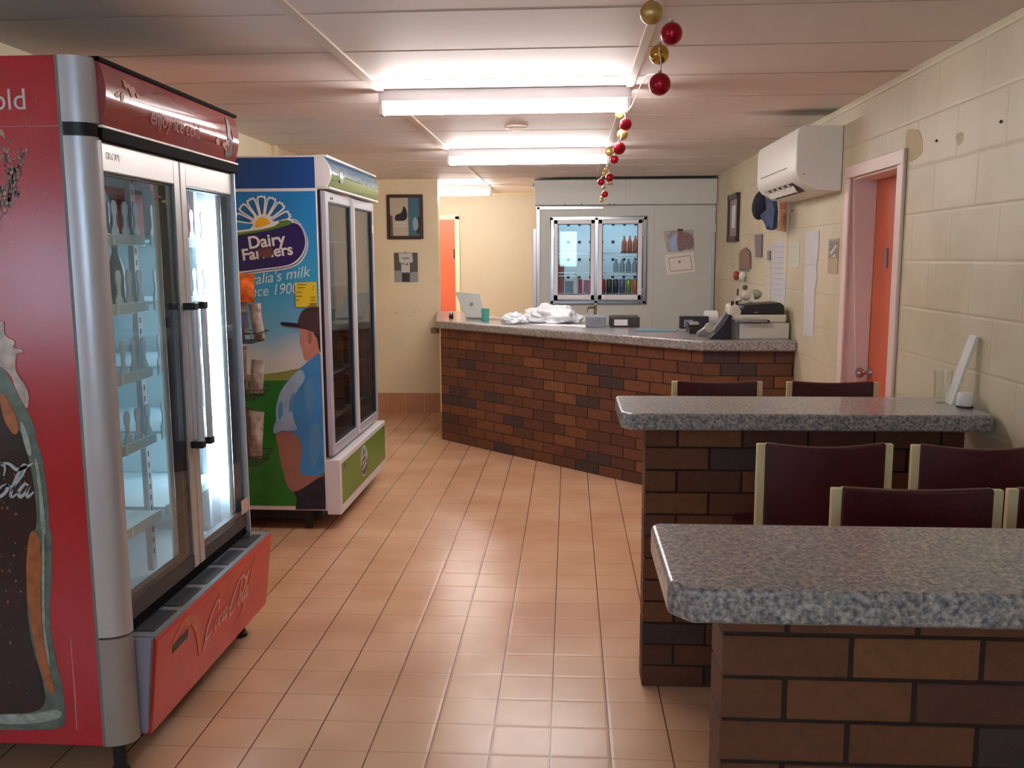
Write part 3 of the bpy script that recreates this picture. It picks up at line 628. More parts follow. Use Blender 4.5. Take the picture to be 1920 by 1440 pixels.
out = [(-1.385, YB-.015), (-1.182, 7.93), (-1.168, 7.905), (.872, 5.968), (XR-.003, 5.968), (XR-.003, 6.62), (1.12, 6.62), (-.70, 8.36), (-.85, YB-.07), (-.85, YB-.015)]
MB().prism([(x, y, KT+.001) for x, y in out], (0, 0, TT-KT-.001)).build('worktop', m_granite, bevel=.016, seg=4)
wt = bpy.data.objects['worktop']; tag(wt, 'long angled grey speckled worktop lying on the brick counter', 'worktop')
tag(MB().box(-1.235, -1.165, 8.0, 8.07, .955, KT).build('counter_bracket', mat('brown_timber', (120, 96, 72), .6), bevel=.003), 'small brown timber block under the left end of the long worktop', 'timber block')
# raised eating benches
def bench(name, x0, yf, yb, xb0, xb1, ybf, ybb, label, pat):
    t = thing(name, (xb0, ybf, 0), label, 'bench table', 'speckled bench tables on brick piers')
    mb = MB(); brick_run(mb, (xb0, ybf), (xb1, ybf), 0, 1.014, ybb-ybf, 1, pat=pat); mb.build('brick_pier', BM, t, bevel=.002)
    c = .035; r = .03; x1 = XR-.015
    o = [(x0+c, yf), (x1-r, yf), (x1-r*.3, yf+r*.3), (x1, yf+r), (x1, yb), (x0+c*.4, yb), (x0, yb-c*.5), (x0, yf+c*1.2)]
    s = MB().prism([(x, y, 1.0145) for x, y in o], (0, 0, TT-1.0145)).build('bench_top', m_granite, t, bevel=.01, seg=4)
    return t
random.seed(5)
bench('bench_table', .186, 3.155, 3.58, .282, 1.42, 3.272, 3.385, 'grey speckled bench table on a brick pier, the farther of two', 0)
random.seed(11)
bench('bench_table', .17, 1.445, 1.83, .287, XR-.03, 1.61, 1.73, 'grey speckled bench table on a brick pier, the nearest to the viewer', 0)
# ================================================================= STOOLS
def make_stool():
    t = thing('bar_stool', (0, 0, 0), 'x', 'stool', 'maroon bar stools around the bench tables')
    # local: back at y=0, seat towards -y (y from -.40 to -.03)
    mb = MB(); n = 10; V = []; F = []
    for k, (yy, off) in enumerate(((0, 0), (.028, 0))):
        for j in range(7):
            z = .76+.30*j/6
            for i in range(n+1):
                s_ = i/n; x = -.182+.364*s_; cv = .018*math.sin(math.pi*s_); sag = .012*math.sin(math.pi*s_)*(j/6)
                V.append((x, yy-.014+cv+(.0 if 0 < j < 6 else 0), z-sag))
    def id(k, j, i): return k*7*(n+1)+j*(n+1)+i
    for k in (0, 1):
        for j in range(6):
            for i in range(n): F.append((id(k, j, i), id(k, j, i+1), id(k, j+1, i+1), id(k, j+1, i)))
    for i in range(n): F += [(id(0, 0, i), id(1, 0, i), id(1, 0, i+1), id(0, 0, i+1)), (id(0, 6, i), id(1, 6, i), id(1, 6, i+1), id(0, 6, i+1))]
    for j in range(6): F += [(id(0, j, 0), id(1, j, 0), id(1, j+1, 0), id(0, j+1, 0)), (id(0, j, n), id(1, j, n), id(1, j+1, n), id(0, j+1, n))]
    mb.add(V, F).build('backrest', m_vinyl, t, bevel=.008, seg=3, world=False)
    MB().box(-.19, .19, -.41, -.04, .665, .725).build('seat', m_vinyl, t, bevel=.02, seg=4, world=False)
    for s_ in (-1, 1):
        MB().box(s_*.192-.013, s_*.192+.013, -.010, .010, .60, 1.056).build('back_post', m_post, t, bevel=.003, world=False)
    for sx in (-1, 1):
        for sy in (0, 1):
            a = (sx*.175, -.05-sy*.33, .665); b = (sx*.188, -.01-sy*.39, 0.0)
            MB().cyl(b, a, .0125, 10).build('leg', m_post, t, smooth=True, world=False)
    z = .24; q = .19; MB().tube([(-q, -.03, z), (q, -.03, z), (q, -.385, z), (-q, -.385, z), (-q, -.03, z)], .009, 8).build('footrest', m_post, t, world=False)
    return t
proto = make_stool()
stools = [(.68, 4.15, 0, 'maroon backed bar stool standing behind the farther bench, left of the two there'), (1.20, 4.15, 0, 'maroon backed bar stool standing behind the farther bench, right of the two by the wall'),
          (.78, 2.75, math.pi+.03, 'left maroon bar stool with its back to the viewer, in front of the farther bench'), (1.24, 2.74, math.pi-.02, 'right maroon bar stool with its back to the viewer, in front of the farther bench'),
          (.852, 2.21, 0, 'maroon bar stool tucked behind the nearest bench, left one'), (1.277, 2.22, .0, 'maroon bar stool tucked behind the nearest bench, right one cut by the frame')]
for i, (x, y, r, l) in enumerate(stools):
    if i == 0: o = proto
    else:
        o = proto.copy(); C.objects.link(o)
        for ch in list(proto.children): c = ch.copy(); C.objects.link(c); c.parent = o
    o.location = (x, y, 0); o.rotation_euler = (0, 0, r); o['label'] = l
# things at the wall end of the farther bench
m_cg = glass('tumbler_glass', (252, 253, 252), base=.05)
p = Vector((1.40, 3.44, TT))
tag(MB().lathe(p, [(.026, 0), (.033, .12), (.031, .12), (.024, .006), (0, .006)], 20).build('tumbler', m_cg, smooth=True), 'clear glass tumbler at the wall end of the farther bench', 'glass')
p = Vector((1.435, 3.325, TT))
o = tag(MB().lathe(p, [(.026, 0), (.028, .004), (.028, .045), (.024, .056), (0, .058)], 20).build('lidded_pot', m_white, smooth=True), 'small white lidded pot at the wall end of the farther bench', 'pot')
MB().lathe(p+Vector((0, 0, .0005)), [(.0292, 0), (.0292, .008)], 20).build('dark_base', m_dark, o)
a = Vector((1.405, 3.40, TT+.002)); b = Vector((1.468, 3.372, 1.335)); u = (b-a).normalized(); nrm = Vector((1, .15, 0)); nrm = (nrm-u*nrm.dot(u)).normalized()
tag(MB().frame(a, u, nrm, (b-a).length, .046, .012).build('menu_card_holder', m_white, bevel=.004), 'tall slim white card holder leaning against the right wall on the bench', 'card holder')
# ================================================================= ITEMS ON THE LONG WORKTOP
Z = TT+.0008
def P_(x, y, z=Z): return onz(x, y, z)
# laptop: lid seen from behind
base = P_(889, 598); t = thing('laptop', base, 'open pale grey laptop seen from behind at the left end of the long worktop', 'laptop')
m_lap = mat('pale_grey_plastic', (196, 200, 198), .35)
yy = base.y; TLp = ony(853, 547, yy+.06); TRp = ony(900, 551, yy-.02); BLp = ony(873, 596, yy+.02); BRp = ony(911, 599, yy-.05); BLp.z = BRp.z = Z+.012
MB().prism([TLp, TRp, BRp, BLp], (-.004, .014, .001)).build('lid', m_lap, t, bevel=.003)
mb = MB(); e = Vector((.10, .20, 0)); q0 = Vector((BLp.x, BLp.y+.02, Z)); q1 = Vector((BRp.x, BRp.y+.02, Z)); mb.prism([q0, q1, q1+e, q0+e], (0, 0, .016)); mb.build('keyboard_base', m_lap, t, bevel=.003)
cc = (TLp+TRp+BLp+BRp)/4; MB().lathe(cc+Vector((0, -.001, .01)), [(.016, 0), (.016, -.003)], 16, (0, 1, 0)).build('round_emblem', m_grey, t)
# little shaker
p = P_(846, 597); t = thing('pepper_shaker', p, 'tiny black and silver shaker at the far left end of the worktop', 'shaker')
MB().lathe(p, [(.02, 0), (.022, .005), (.02, .035)], 14).build('body', m_black, t, smooth=True)
MB().lathe(p+Vector((0, 0, .035)), [(.02, 0), (.018, .02), (0, .026)], 14).build('lid', m_steel, t, smooth=True)
# teal cup
p = P_(910, 602); t = tag(MB().lathe(p, [(.036, 0), (.040, .108), (.036, .108), (.033, .006), (0, .006)], 6).build('teal_cup', mat('teal_plastic', (72, 158, 148), .4), bevel=.002), 'teal green plastic cup in front of the laptop', 'cup')
# notebook
p = P_(938, 599); tag(MB().box(p.x-.10, p.x+.10, p.y-.02, p.y+.12, Z, Z+.016, rot=-.3).build('notebook', mat('cream_book', (206, 196, 176), .6), bevel=.002), 'flat cream notebook lying between the teal cup and plastic bags', 'notebook')
# loose papers
for i, (x, y, w_, d_, r, l) in enumerate(((1035, 610, .28, .20, -.6, 'white paper sheet under the plastic bag pile'), (1085, 612, .30, .20, -.75, 'white paper sheet left of the grey folder box'))):
    p = P_(x, y); tag(MB().box(p.x-w_/2, p.x+w_/2, p.y-d_/2+.05, p.y+d_/2+.05, Z+.001*i, Z+.001*i+.0009, rot=r).build('loose_paper', m_paper), l, 'paper')
# crumpled bags
def bag(name, c, rx, ry, rz, seed, label, m, rot=0, k=.30):
    import mathutils.noise as nz
    bm = bmesh.new(); bmesh.ops.create_icosphere(bm, subdivisions=5, radius=1)
    for v in bm.verts:
        q = v.co*1.7+Vector((seed, seed*2, 0)); d = 1+k*nz.fractal(q, 1.0, 2.1, 4)+.16*abs(nz.noise(q*3.1))-.05
        v.co = v.co*d; z = v.co.z
        v.co = Vector((v.co.x*rx, v.co.y*ry, z*rz)); 
    R = Matrix.Rotation(rot, 3, 'Z')
    for v in bm.verts: v.co = R @ v.co+Vector(c); v.co.z = max(v.co.z, Z+.004+.002*abs(math.sin(v.co.x*90)))
    for f in bm.faces: f.smooth = True
    me = bpy.data.meshes.new(name); bm.to_mesh(me); bm.free(); me.materials.append(m); o = bpy.data.objects.new(name, me); C.objects.link(o)
    return tag(o, label, 'plastic bag', 'plastic bags heaped on the worktop')
m_bag = mat('white_film', (226, 230, 236), .3)
p = P_(1035, 606); bag('plastic_bag', (p.x, p.y+.07, Z+.05), .25, .13, .10, 3.1, 'largest crumpled white plastic bag, top of the heap on the worktop', m_bag, -.5)
p = P_(968, 607); bag('plastic_bag', (p.x-.02, p.y+.03, Z+.025), .10, .08, .06, 8.4, 'crumpled white plastic bag at the left front of the heap', m_bag, .3, .4)
p = P_(1070, 603); bag('plastic_bag', (p.x, p.y+.10, Z+.02), .16, .07, .045, 5.7, 'flattened white plastic bag trailing to the right of the heap', m_bag, -.55)
# tap behind
p = ony(1116, 590, 8.6); t = thing('water_tap', (p.x, 8.6, .95), 'small metal tap behind the grey folder box', 'tap')
mtap = mat('dull_brass', (150, 140, 118), .35, metal=.8)
MB().cyl((p.x, 8.6, .93), (p.x, 8.6, 1.17), .014, 12).build('riser', mtap, t, smooth=True)
MB().tube([(p.x, 8.6, 1.15), (p.x-.04, 8.58, 1.155), (p.x-.075, 8.55, 1.15), (p.x-.085, 8.54, 1.11)], .012, 10).build('spout', mtap, t, smooth=True)
MB().box(p.x-.012, p.x+.02, 8.59, 8.61, 1.17, 1.195).build('handle', mtap, t, bevel=.003)
MB().box(p.x-.35, p.x+.35, 8.35, 8.95, .88, .93).build('sink_top', m_steel, t)
MB().box(p.x-.34, p.x+.34, 8.36, 8.94, 0, .88).build('sink_cabinet', m_white, t)
# folders
p = P_(1122, 614); q = P_(1146, 614)
tag(MB().box(p.x-.10, p.x+.058, p.y+.0, p.y+.26, Z, Z+.085, rot=.0, c=(p.x, p.y, 0)).build('archive_folder', mat('grey_blue_board', (130, 136, 146), .6, noise=.12, nscale=15), bevel=.004), 'mottled blue-grey lever arch folder lying beside the black one', 'folder')
p = P_(1172, 614); t = thing('lever_arch_folder', p, 'black lever arch folder with a white spine label on the worktop', 'folder')
mb = MB().box(p.x-.115, p.x+.115, p.y+.01, p.y+.29, Z, Z+.08, rot=.0, c=(p.x, p.y, 0)); mb.build('cover', mat('black_board', (54, 48, 46), .55), t, bevel=.004)
MB().box(p.x-.085, p.x+.02, p.y+.0085, p.y+.0099, Z+.015, Z+.062).build('spine_label', m_paper, t)
MB().lathe((p.x+.07, p.y+.0099, Z+.04), [(.014, 0), (.014, -.002)], 16, (0, 1, 0)).build('finger_hole', m_dark, t)
# blue plan
p = P_(1235, 621); tag(MB().box(p.x-.16, p.x+.14, p.y-.04, p.y+.16, Z, Z+.005, rot=-.2).build('blue_folder', mat('blue_card', (104, 140, 156), .6)), 'flat blue card folder lying right of the black folder', 'folder')
# second binder
p = P_(1300, 617); t = thing('ring_binder', p, 'dark ring binder standing behind the card terminal', 'folder')
MB().box(p.x-.10, p.x+.12, p.y+.02, p.y+.10, Z, Z+.095).build('cover', m_dark, t, bevel=.004)
MB().box(p.x-.07, p.x+.0, p.y+.018, p.y+.0199, Z+.015, Z+.07).build('spine_label', mat('label_blue_grey', (150, 156, 176), .6), t)
# tape dispenser / card terminal
p = P_(1305, 626); t = thing('card_terminal', p, 'small black and silver card terminal on the worktop', 'card terminal')
MB().prism([(p.x-.05, p.y, Z), (p.x-.05, p.y+.18, Z), (p.x-.05, p.y+.18, Z+.075), (p.x-.05, p.y+.03, Z+.03)], (.10, 0, 0)).build('body', m_black, t, bevel=.008, seg=3)
MB().prism([(p.x-.035, p.y+.10, Z+.0555), (p.x-.035, p.y+.165, Z+.074), (p.x+.035, p.y+.165, Z+.074), (p.x+.035, p.y+.10, Z+.0555)], (0, -.001, .004)).build('screen', mat('lcd', (150, 156, 150), .2), t)
p = P_(1332, 631); t = thing('tape_dispenser', p, 'squat silver-grey tape dispenser in front of the black telephone', 'dispenser')
MB().prism([(p.x-.09, p.y, Z), (p.x+.04, p.y, Z), (p.x+.03, p.y, Z+.055), (p.x-.03, p.y, Z+.07), (p.x-.085, p.y, Z+.03)], (0, .06, 0)).build('body', mat('silver_grey', (140, 136, 132), .3, metal=.4), t, bevel=.005)
MB().lathe((p.x-.005, p.y-.002, Z+.062), [(.034, 0), (.034, .03)], 20, (0, 1, 0)).build('tape_roll', mat('yellow_tape', (190, 180, 160), .35), t)
# paper roll
p = P_(1333, 612); tag(MB().lathe((p.x-.04, p.y+.05, Z+.062), [(.061, 0), (.061, .09), (.012, .09)], 24, (1, .1, 0)).build('paper_roll', m_paper, smooth=True), 'white paper roll lying behind the tape dispenser', 'paper roll')
# telephone dock
p = P_(1352, 636); t = thing('telephone', p, 'black desk telephone on a sloping stand at the worktop bend', 'telephone')
mph = mat('navy_black_plastic', (30, 28, 40), .35)
MB().prism([(p.x-.085, p.y, Z), (p.x+.07, p.y, Z), (p.x+.07, p.y, Z+.16), (p.x+.045, p.y, Z+.165), (p.x-.0, p.y, Z+.085)], (0, .13, 0)).build('stand', mph, t, bevel=.006, seg=3)
MB().prism([(p.x-.055, p.y+.02, Z+.055), (p.x-.035, p.y+.02, Z+.035), (p.x+.05, p.y+.02, Z+.150), (p.x+.035, p.y+.02, Z+.185)], (0, .05, 0)).build('handset', mat('grey_handset', (104, 100, 108), .4), t, bevel=.008, seg=3)
# pen holder with two black bottles
p = P_(1379, 636); t = thing('pen_holder', p, 'grey pen holder between the telephone and the white box', 'pen holder')
MB().box(p.x-.028, p.x+.022, p.y+.05, p.y+.10, Z, Z+.135).build('holder', m_grey, t, bevel=.004)
for i, dx in enumerate((-.016, .014)):
    a = Vector((p.x+dx-.003, p.y+.075, Z+.137)); tag(MB().cyl(a, a+Vector((.006, 0, .115)), .0095, 12).build('marker_pen', m_black, smooth=True), ('left', 'right')[i]+' of two tall black marker pens above the grey holder', 'pen', 'marker pens by the telephone')
# white box with printer
pa = P_(1396, 640); pb = P_(1494, 640); yb0 = min(pa.y, pb.y)+.0
bx0, bx1 = pa.x, min(pb.x, XR-.02)
tag(MB().box(bx0, bx1, 6.12, 6.45, Z, Z+.105).build('white_box', mat('white_board', (206, 200, 188), .6), bevel=.003), 'flat white cardboard box under the printer', 'box')
ZP = Z+.106; t = thing('printer', ((bx0+bx1)/2, 6.28, ZP), 'cream inkjet printer with a black top on the white box', 'printer'); mpr = mat('printer_cream', (208, 200, 184), .4)
MB().box(bx0-.03, bx1-.01, 6.14, 6.43, ZP, ZP+.055).build('base', mpr, t, bevel=.015, seg=3)
MB().prism([(bx0+.0, 6.15, ZP+.055), (bx1-.025, 6.15, ZP+.055), (bx1-.03, 6.15, ZP+.115), (bx1-.06, 6.15, ZP+.135), (bx0+.03, 6.15, ZP+.115)], (0, .25, 0)).build('lid', m_black, t, bevel=.008, seg=3)
MB().prism([(bx0-.055, 6.145, ZP+.012), (bx0+.01, 6.145, ZP+.03), (bx0+.012, 6.145, ZP+.08), (bx0-.005, 6.145, ZP+.115), (bx0-.03, 6.145, ZP+.125), (bx0-.055, 6.145, ZP+.11)], (0, .24, 0)).build('side_cover', mpr, t, bevel=.008, seg=3)
MB().prism([(bx0-.02, 6.14, ZP+.004), (bx0+.18, 6.14, ZP+.004), (bx0+.17, 6.06, ZP+.010), (bx0+.02, 6.06, ZP+.010)], (0, 0, .02)).build('paper_tray', m_grey, t, bevel=.003)
MB().box(bx0+.185, bx0+.20, 6.138, 6.15, ZP+.005, ZP+.02).build('slot', m_black, t)
MB().box(bx0+.10, bx0+.125, 6.148, 6.152, ZP+.066, ZP+.074).build('badge', m_grey, t)
# plush ornament on printer
c0 = Vector((bx0+.075, 6.27, ZP+.178)); t = thing('plush_toy', (c0.x, c0.y, ZP+.12), 'small pale plush toy lying on top of the printer', 'toy'); mpl = mat('pale_plush', (196, 186, 172), .9, bump=.5, bscale=80)
MB().ball(c0, .05, 20, sz=.75).build('body', mpl, t, smooth=True)
MB().ball(c0+Vector((.055, .0, .008)), .04, 18, sz=.85).build('head', mat('sage_plush', (170, 166, 148), .9), t, smooth=True)
for dx, dz in ((-.065, -.03), (.01, -.038)): MB().ball(c0+Vector((dx, -.03, dz)), .022, 12, sz=.8).build('paw', mpl, t, smooth=True)
MB().ball(c0+Vector((-.02, 0, .055)), .018, 12).build('ear', mat('taupe_felt', (110, 96, 92), .9), t, smooth=True)
MB().box(c0.x-.072, c0.x-.062, c0.y, c0.y+.008, c0.z-.0, c0.z+.045).build('tail', m_brown, t)
MB().prism([c0+Vector((.005, -.05, -.04)), c0+Vector((.04, -.05, -.04)), c0+Vector((.022, -.05, .03))], (0, .012, 0)).build('ribbon', m_white, t)
# ================================================================= BAUBLES
bm_defs = [(1221, 24, 21.5, 2.42, 'g'), (1259, 63, 20.5, 2.50, 'r'), (1236, 102, 18.3, 2.62, 'G'), (1237, 158, 20.5, 2.50, 'r'),
           (1163, 212, 10, 4.62, 'g'), (1173, 233, 11.5, 4.40, 'r'), (1167, 252, 10.3, 4.60, 'g'), (1161, 278, 11.8, 4.45, 'r'), (1142, 284, 8.3, 5.3, 'g'), (1152, 299, 8, 5.5, 'r'),
           (1137, 317, 4.3, 5.9, 'g'), (1133, 325, 4, 6.0, 'g'), (1143, 333, 8, 6.2, 'r'), (1127, 341, 6.8, 6.3, 'r'), (1141, 344, 3, 6.3, 'g'), (1146, 344, 3, 6.32, 'g'), (1132, 352, 3.6, 6.4, 'g'), (1134, 364, 6.5, 6.5, 'r'), (1128, 371, 3, 6.55, 'g'), (1128, 376, 3.5, 6.6, 'g'), (1143, 321, 2.2, 6.0, 'g')]
m_gold = mat('matte_gold', (206, 172, 104), .38, metal=.75); m_goldS = mat('mirror_gold', (214, 170, 70), .06, metal=1); m_red = mat('matte_red', (178, 22, 44), .33, metal=.6)
names = ['topmost matte gold bauble at the upper edge of the photo', 'large red bauble right of the topmost gold one', 'shiny mirror-gold bauble between two large red baubles', 'lowest large red bauble of the nearest cluster',
         'gold bauble at the right end of the nearest light', 'red bauble just below the nearest light', 'gold bauble between two red ones in the second cluster', 'lowest red bauble of the second cluster', 'small gold bauble at the end of the middle light', 'small red bauble just below the middle light',
         'tiny gold bauble starting the farthest cluster', 'tiny gold bauble second in the farthest cluster', 'larger red bauble at the right of the farthest cluster', 'red bauble at the left of the farthest cluster', 'tiny gold bauble left of a pair under the larger red one', 'tiny gold bauble right of a pair under the larger red one', 'tiny gold bauble above the lowest red one', 'lowest red bauble of the farthest cluster', 'tiny gold bauble second from the bottom of the garland', 'tiny gold bauble at the very bottom of the garland', 'tiny gold bauble right of the start of the farthest cluster']
bp = []
for i, (px, py, r, Y, c) in enumerate(bm_defs):
    p = ony(px, py, Y); rr = r/FOC*(p-O).dot(Fv); bp.append((p, rr))
    m = {'g': m_gold, 'G': m_goldS, 'r': m_red}[c]
    o = tag(MB().ball(p, rr, 28).build('bauble', m, smooth=True), names[i], 'bauble', 'christmas baubles hanging from the ceiling')
    if r > 6: MB().lathe(p+Vector((0, 0, rr*.96)), [(rr*.2, 0), (rr*.2, rr*.2), (0, rr*.22)], 12).build('cap', m_steel if c != 'g' else m_gold, o)
# the string
sp = []
def hp(i): p, r = bp[i]; return p+Vector((0, 0, r*1.1))
path = [Vector((hp(0).x, 2.2, CE-.004)), hp(0), hp(1), hp(2), hp(3), Vector((.285, 3.6, 2.30)), Vector((.285, 4.45, CE-.11)), hp(4), hp(5), hp(6), hp(7), hp(8), hp(9), hp(10), hp(11), hp(12), hp(13), hp(16), hp(17), hp(19)]
tag(MB().tube(catmull(path, 6, False), .0022, 6).build('garland_string', m_white), 'thin white string carrying the baubles from the ceiling', 'string')
# ================================================================= RED DRINKS FRIDGE
FX = -1.35; FY0, FY1 = 2.54, 3.70; FBX = -2.09
fr = thing('drinks_fridge', (FBX, FY0, 0), 'tall red glass-door drinks fridge with cola bottle picture on its side', 'fridge')
m_redpanel = mat('red_side_print', (196, 34, 44), .24, noise=.05, nscale=5, bump=.04, bscale=30)
m_redfront = mat('red_front_print', (202, 58, 50), .34, noise=.08, nscale=9)
# shell: side walls, back, top, bottom
SX = -1.437
mb = MB(); mb.box(FBX, SX, FY0, FY0+.045, .12, 2.19); mb.build('side_panel', m_redpanel, fr, bevel=.002)
MB().box(FBX, SX, FY1-.045, FY1, .12, 2.19).build('side_panel', m_redpanel, fr, bevel=.002)
MB().box(FBX-.01, FBX, FY0, FY1, .12, 2.19).box(FBX, SX, FY0+.045, FY1-.045, 2.0, 2.19).box(FBX, SX+.02, FY0+.045, FY1-.045, .12, .46).build('carcass', m_dark, fr)
MB().box(FBX, FBX+.3, FY0-.0012, FY0, 1.995, 1.998).box(FBX+.3, SX, FY0-.0012, FY0, 1.995, 1.998).build('panel_joint', mat('pale_red_edge', (206, 120, 120), .5), fr)
# liner inside
MB().box(FBX+.03, FBX+.05, FY0+.05, FY1-.05, .47, 1.99).box(FBX+.05, SX+.01, FY0+.046, FY0+.07, .47, 1.99).box(FBX+.05, SX+.01, FY1-.07, FY1-.046, .47, 1.99).box(FBX+.05, SX+.01, FY0+.07, FY1-.07, .462, .48).box(FBX+.05, SX+.01, FY0+.07, FY1-.07, 1.975, 1.99).build('liner', m_liner, fr)
# rounded aluminium corner posts
def post(y, sgn, z0, z1, m, name):
    pts = []
    for k in range(11):
        q = math.pi/2*k/10; pts.append((SX+.006+.078*math.sin(q), y+sgn*(.062-.062*math.cos(q))*1.0+sgn*.0))
    pts = [(SX+.006, y)]+[(SX+.006+.078*math.sin(math.pi/2*k/10), y+sgn*.055*(1-math.cos(math.pi/2*k/10))) for k in range(1, 11)]+[(FX-.001, y+sgn*.062), (SX+.02, y+sgn*.062)]
    return MB().prism([(a, b, z0) for a, b in pts], (0, 0, z1-z0)).build(name, m, fr, smooth=True)
for (y, s_) in ((FY0-.003, 1), (FY1+.003, -1)):
    post(y, s_, 2.008, 2.19, m_alu, 'corner_post'); post(y, s_, .475, 1.97, m_alu, 'corner_post'); post(y, s_, .12, .468, mat('grey_post_foot', (176, 172, 168), .4, metal=.4), 'post_foot')
    post(y+s_*.001, s_, 1.97, 2.008, m_black, 'post_band')
MB().box(SX-.004, SX+.008, FY0-.0025, FY0+.02, .12, 2.19).build('edge_strip', m_grey, fr)
MB().box(SX+.0, SX+.014, FY0-.002, FY0+.02, .47, 1.98).build('dark_groove', m_gasket, fr)
# curved header
pts = []
for k in range(17):
    s_ = k/16; pts.append((FX-.006+.030*math.sin(math.pi*(.10+.76*s_)), 2.005+.178*s_))
pts += [(SX, 2.183), (SX, 2.005)]
hd = MB().prism([(x, FY0+.055, z) for x, z in pts], (0, FY1-FY0-.11, 0)).build('header', mat('header_print', (148, 40, 44), .12, noise=.12, nscale=7, coat=.6), fr, smooth=True)
MB().box(FX-.03, FX+.010, FY0+.05, FY1-.03, 1.998, 2.006).build('header_lip', m_white, fr, bevel=.003)
MB().box(FX-.03, FX+.007, FY0+.05, FY1-.03, 1.964, 1.998).build('black_rail', m_matte, fr, bevel=.003)
MB().box(SX, FX+.012, FY0+.05, FY1-.03, 2.183, 2.196).build('header_cap', m_matte, fr, bevel=.003)
mpk = mat('pale_red_letters', (206, 120, 124), .5)
hx = FX-.006+.030; plh = Pl((hx+.0005, FY0+.36, 2.075), (0, 1, 0), (0, 0, 1))
text('lettering', 'enjoy ice cold', .075, plh, -.03, -.026, mpk, fr, layer=0, sx=.93)
mgl = mat('golden_splash', (170, 104, 60), .55, noise=.5, nscale=40)
random.seed(4)
def blob(cu, cv, r, n=9, jag=.45): return [(cu+r*random.uniform(1-jag, 1+jag)*math.cos(2*math.pi*i/n), cv+.7*r*random.uniform(1-jag, 1+jag)*math.sin(2*math.pi*i/n)) for i in range(n)]
decals('golden_splash', [blob(-.2+random.uniform(-.05, .12), random.uniform(.02, .07), random.uniform(.01, .022)) for _ in range(7)], mgl, fr, Pl((hx-.001, FY0+.36, 2.075), (0, 1, 0), (0, 0, 1)), 1, 4)
decals('golden_splash', [blob(.52+random.uniform(-.05, .12), random.uniform(-.035, -.005), random.uniform(.008, .018)) for _ in range(7)], mgl, fr, Pl((hx-.001, FY0+.36, 2.075), (0, 1, 0), (0, 0, 1)), 1, 4)
decal('bottle_print', [(.62, -.05), (.69, -.05), (.68, .0), (.665, .06), (.655, .09), (.635, .09), (.625, .04)], mat('cola_brown_print', (60, 26, 22), .5), fr, Pl((hx-.001, FY0+.36, 2.075), (0, 1, 0), (0, 0, 1)), 1, 4)
for o_ in list(fr.children):
    if o_.name.split('.')[0] in ('lettering', 'golden_splash', 'bottle_print'):
        for v in o_.data.vertices:
            lay = (v.co.x+FBX)-(hx-.001); q_ = (v.co.z-2.005)/.178
            v.co.x = FX-.006+.030*math.sin(math.pi*(.10+.76*q_))-FBX+(.0030 if o_.name.startswith('lettering') else .0012)+max(0, min(lay, .0008))
# doors
m_frame2 = mat('door_stile', (186, 182, 180), .38, metal=.3)
def fdoor(y0, y1, handle_y, side, label=None):
    x0, x1 = FX-.055, FX-.012; z0, z1 = .50, 1.962; wl, wr, wt, wb = (.012, .045, .085, .05)
    if side > 0: wl, wr = .045, .014
    mb = MB()
    for (a, b, c, d) in ((y0, y0+wl, z0, z1), (y1-wr, y1, z0, z1), (y0+wl, y1-wr, z1-wt, z1)): mb.box(x0, x1, a, b, c, d)
    d = mb.build('glass_door', m_frame2, fr, bevel=.004)
    MB().box(x0+.002, x1-.002, y0+wl, y1-wr, z0, z0+wb).build('bottom_rail', m_dark, d)
    g = MB(); gw = .034; zz0, zz1 = z0+wb, z1-wt
    for (a, b, c, e) in ((y1-wr-gw*1.3, y1-wr, zz0, zz1), (y0+wl, y1-wr, zz0, zz0+.02), (y0+wl, y1-wr, zz1-.006, zz1)): g.box(x0+.004, x1-.012, a, b, c, e)
    g.build('dark_border', m_gasket, d)
    MB().box(x0-.004, x0+.003, y1-wr-gw*1.3-.034, y1-wr-gw*1.3, zz0, zz1).build('inner_band', m_liner, d)
    MB().box(x1-.01, x1-.005, y0+wl, y1-wr, z0+wb, z1-wt).build('pane', m_clear, d)
    # gripper handle
    zc0, zc1 = (.955, 1.455)
    h = MB().box(FX+.012, FX+.03, handle_y-.013, handle_y+.013, zc0, zc1).build('handle', m_alu, d, bevel=.005)
    for z in (zc0-.012, zc1-.012): MB().box(FX-.014, FX+.032, handle_y-.017, handle_y+.017, z, z+.026).build('bracket', m_black, h, bevel=.003)
    return d
dl = fdoor(FY0+.062, 3.145, 3.135, -1); dr = fdoor(3.150, FY1-.03, 3.215, 1)
text('lettering', 'SKOPE', .03, Pl((FX-.0115, FY0+.10, 1.915), (0, 1, 0), (0, 0, 1)), 0, 0, mat('faint_grey_letters', (208, 206, 206), .4), dl, layer=0)
MB().box(FX-.0045, FX-.004, 3.56, 3.655, .565, .625).build('sticker', mat('peach_sticker', (206, 176, 160), .6), dr)
MB().box(FX-.03, FX-.02, FY0+.06, FY1-.03, .46, .50).build('lower_gap', m_matte, fr)
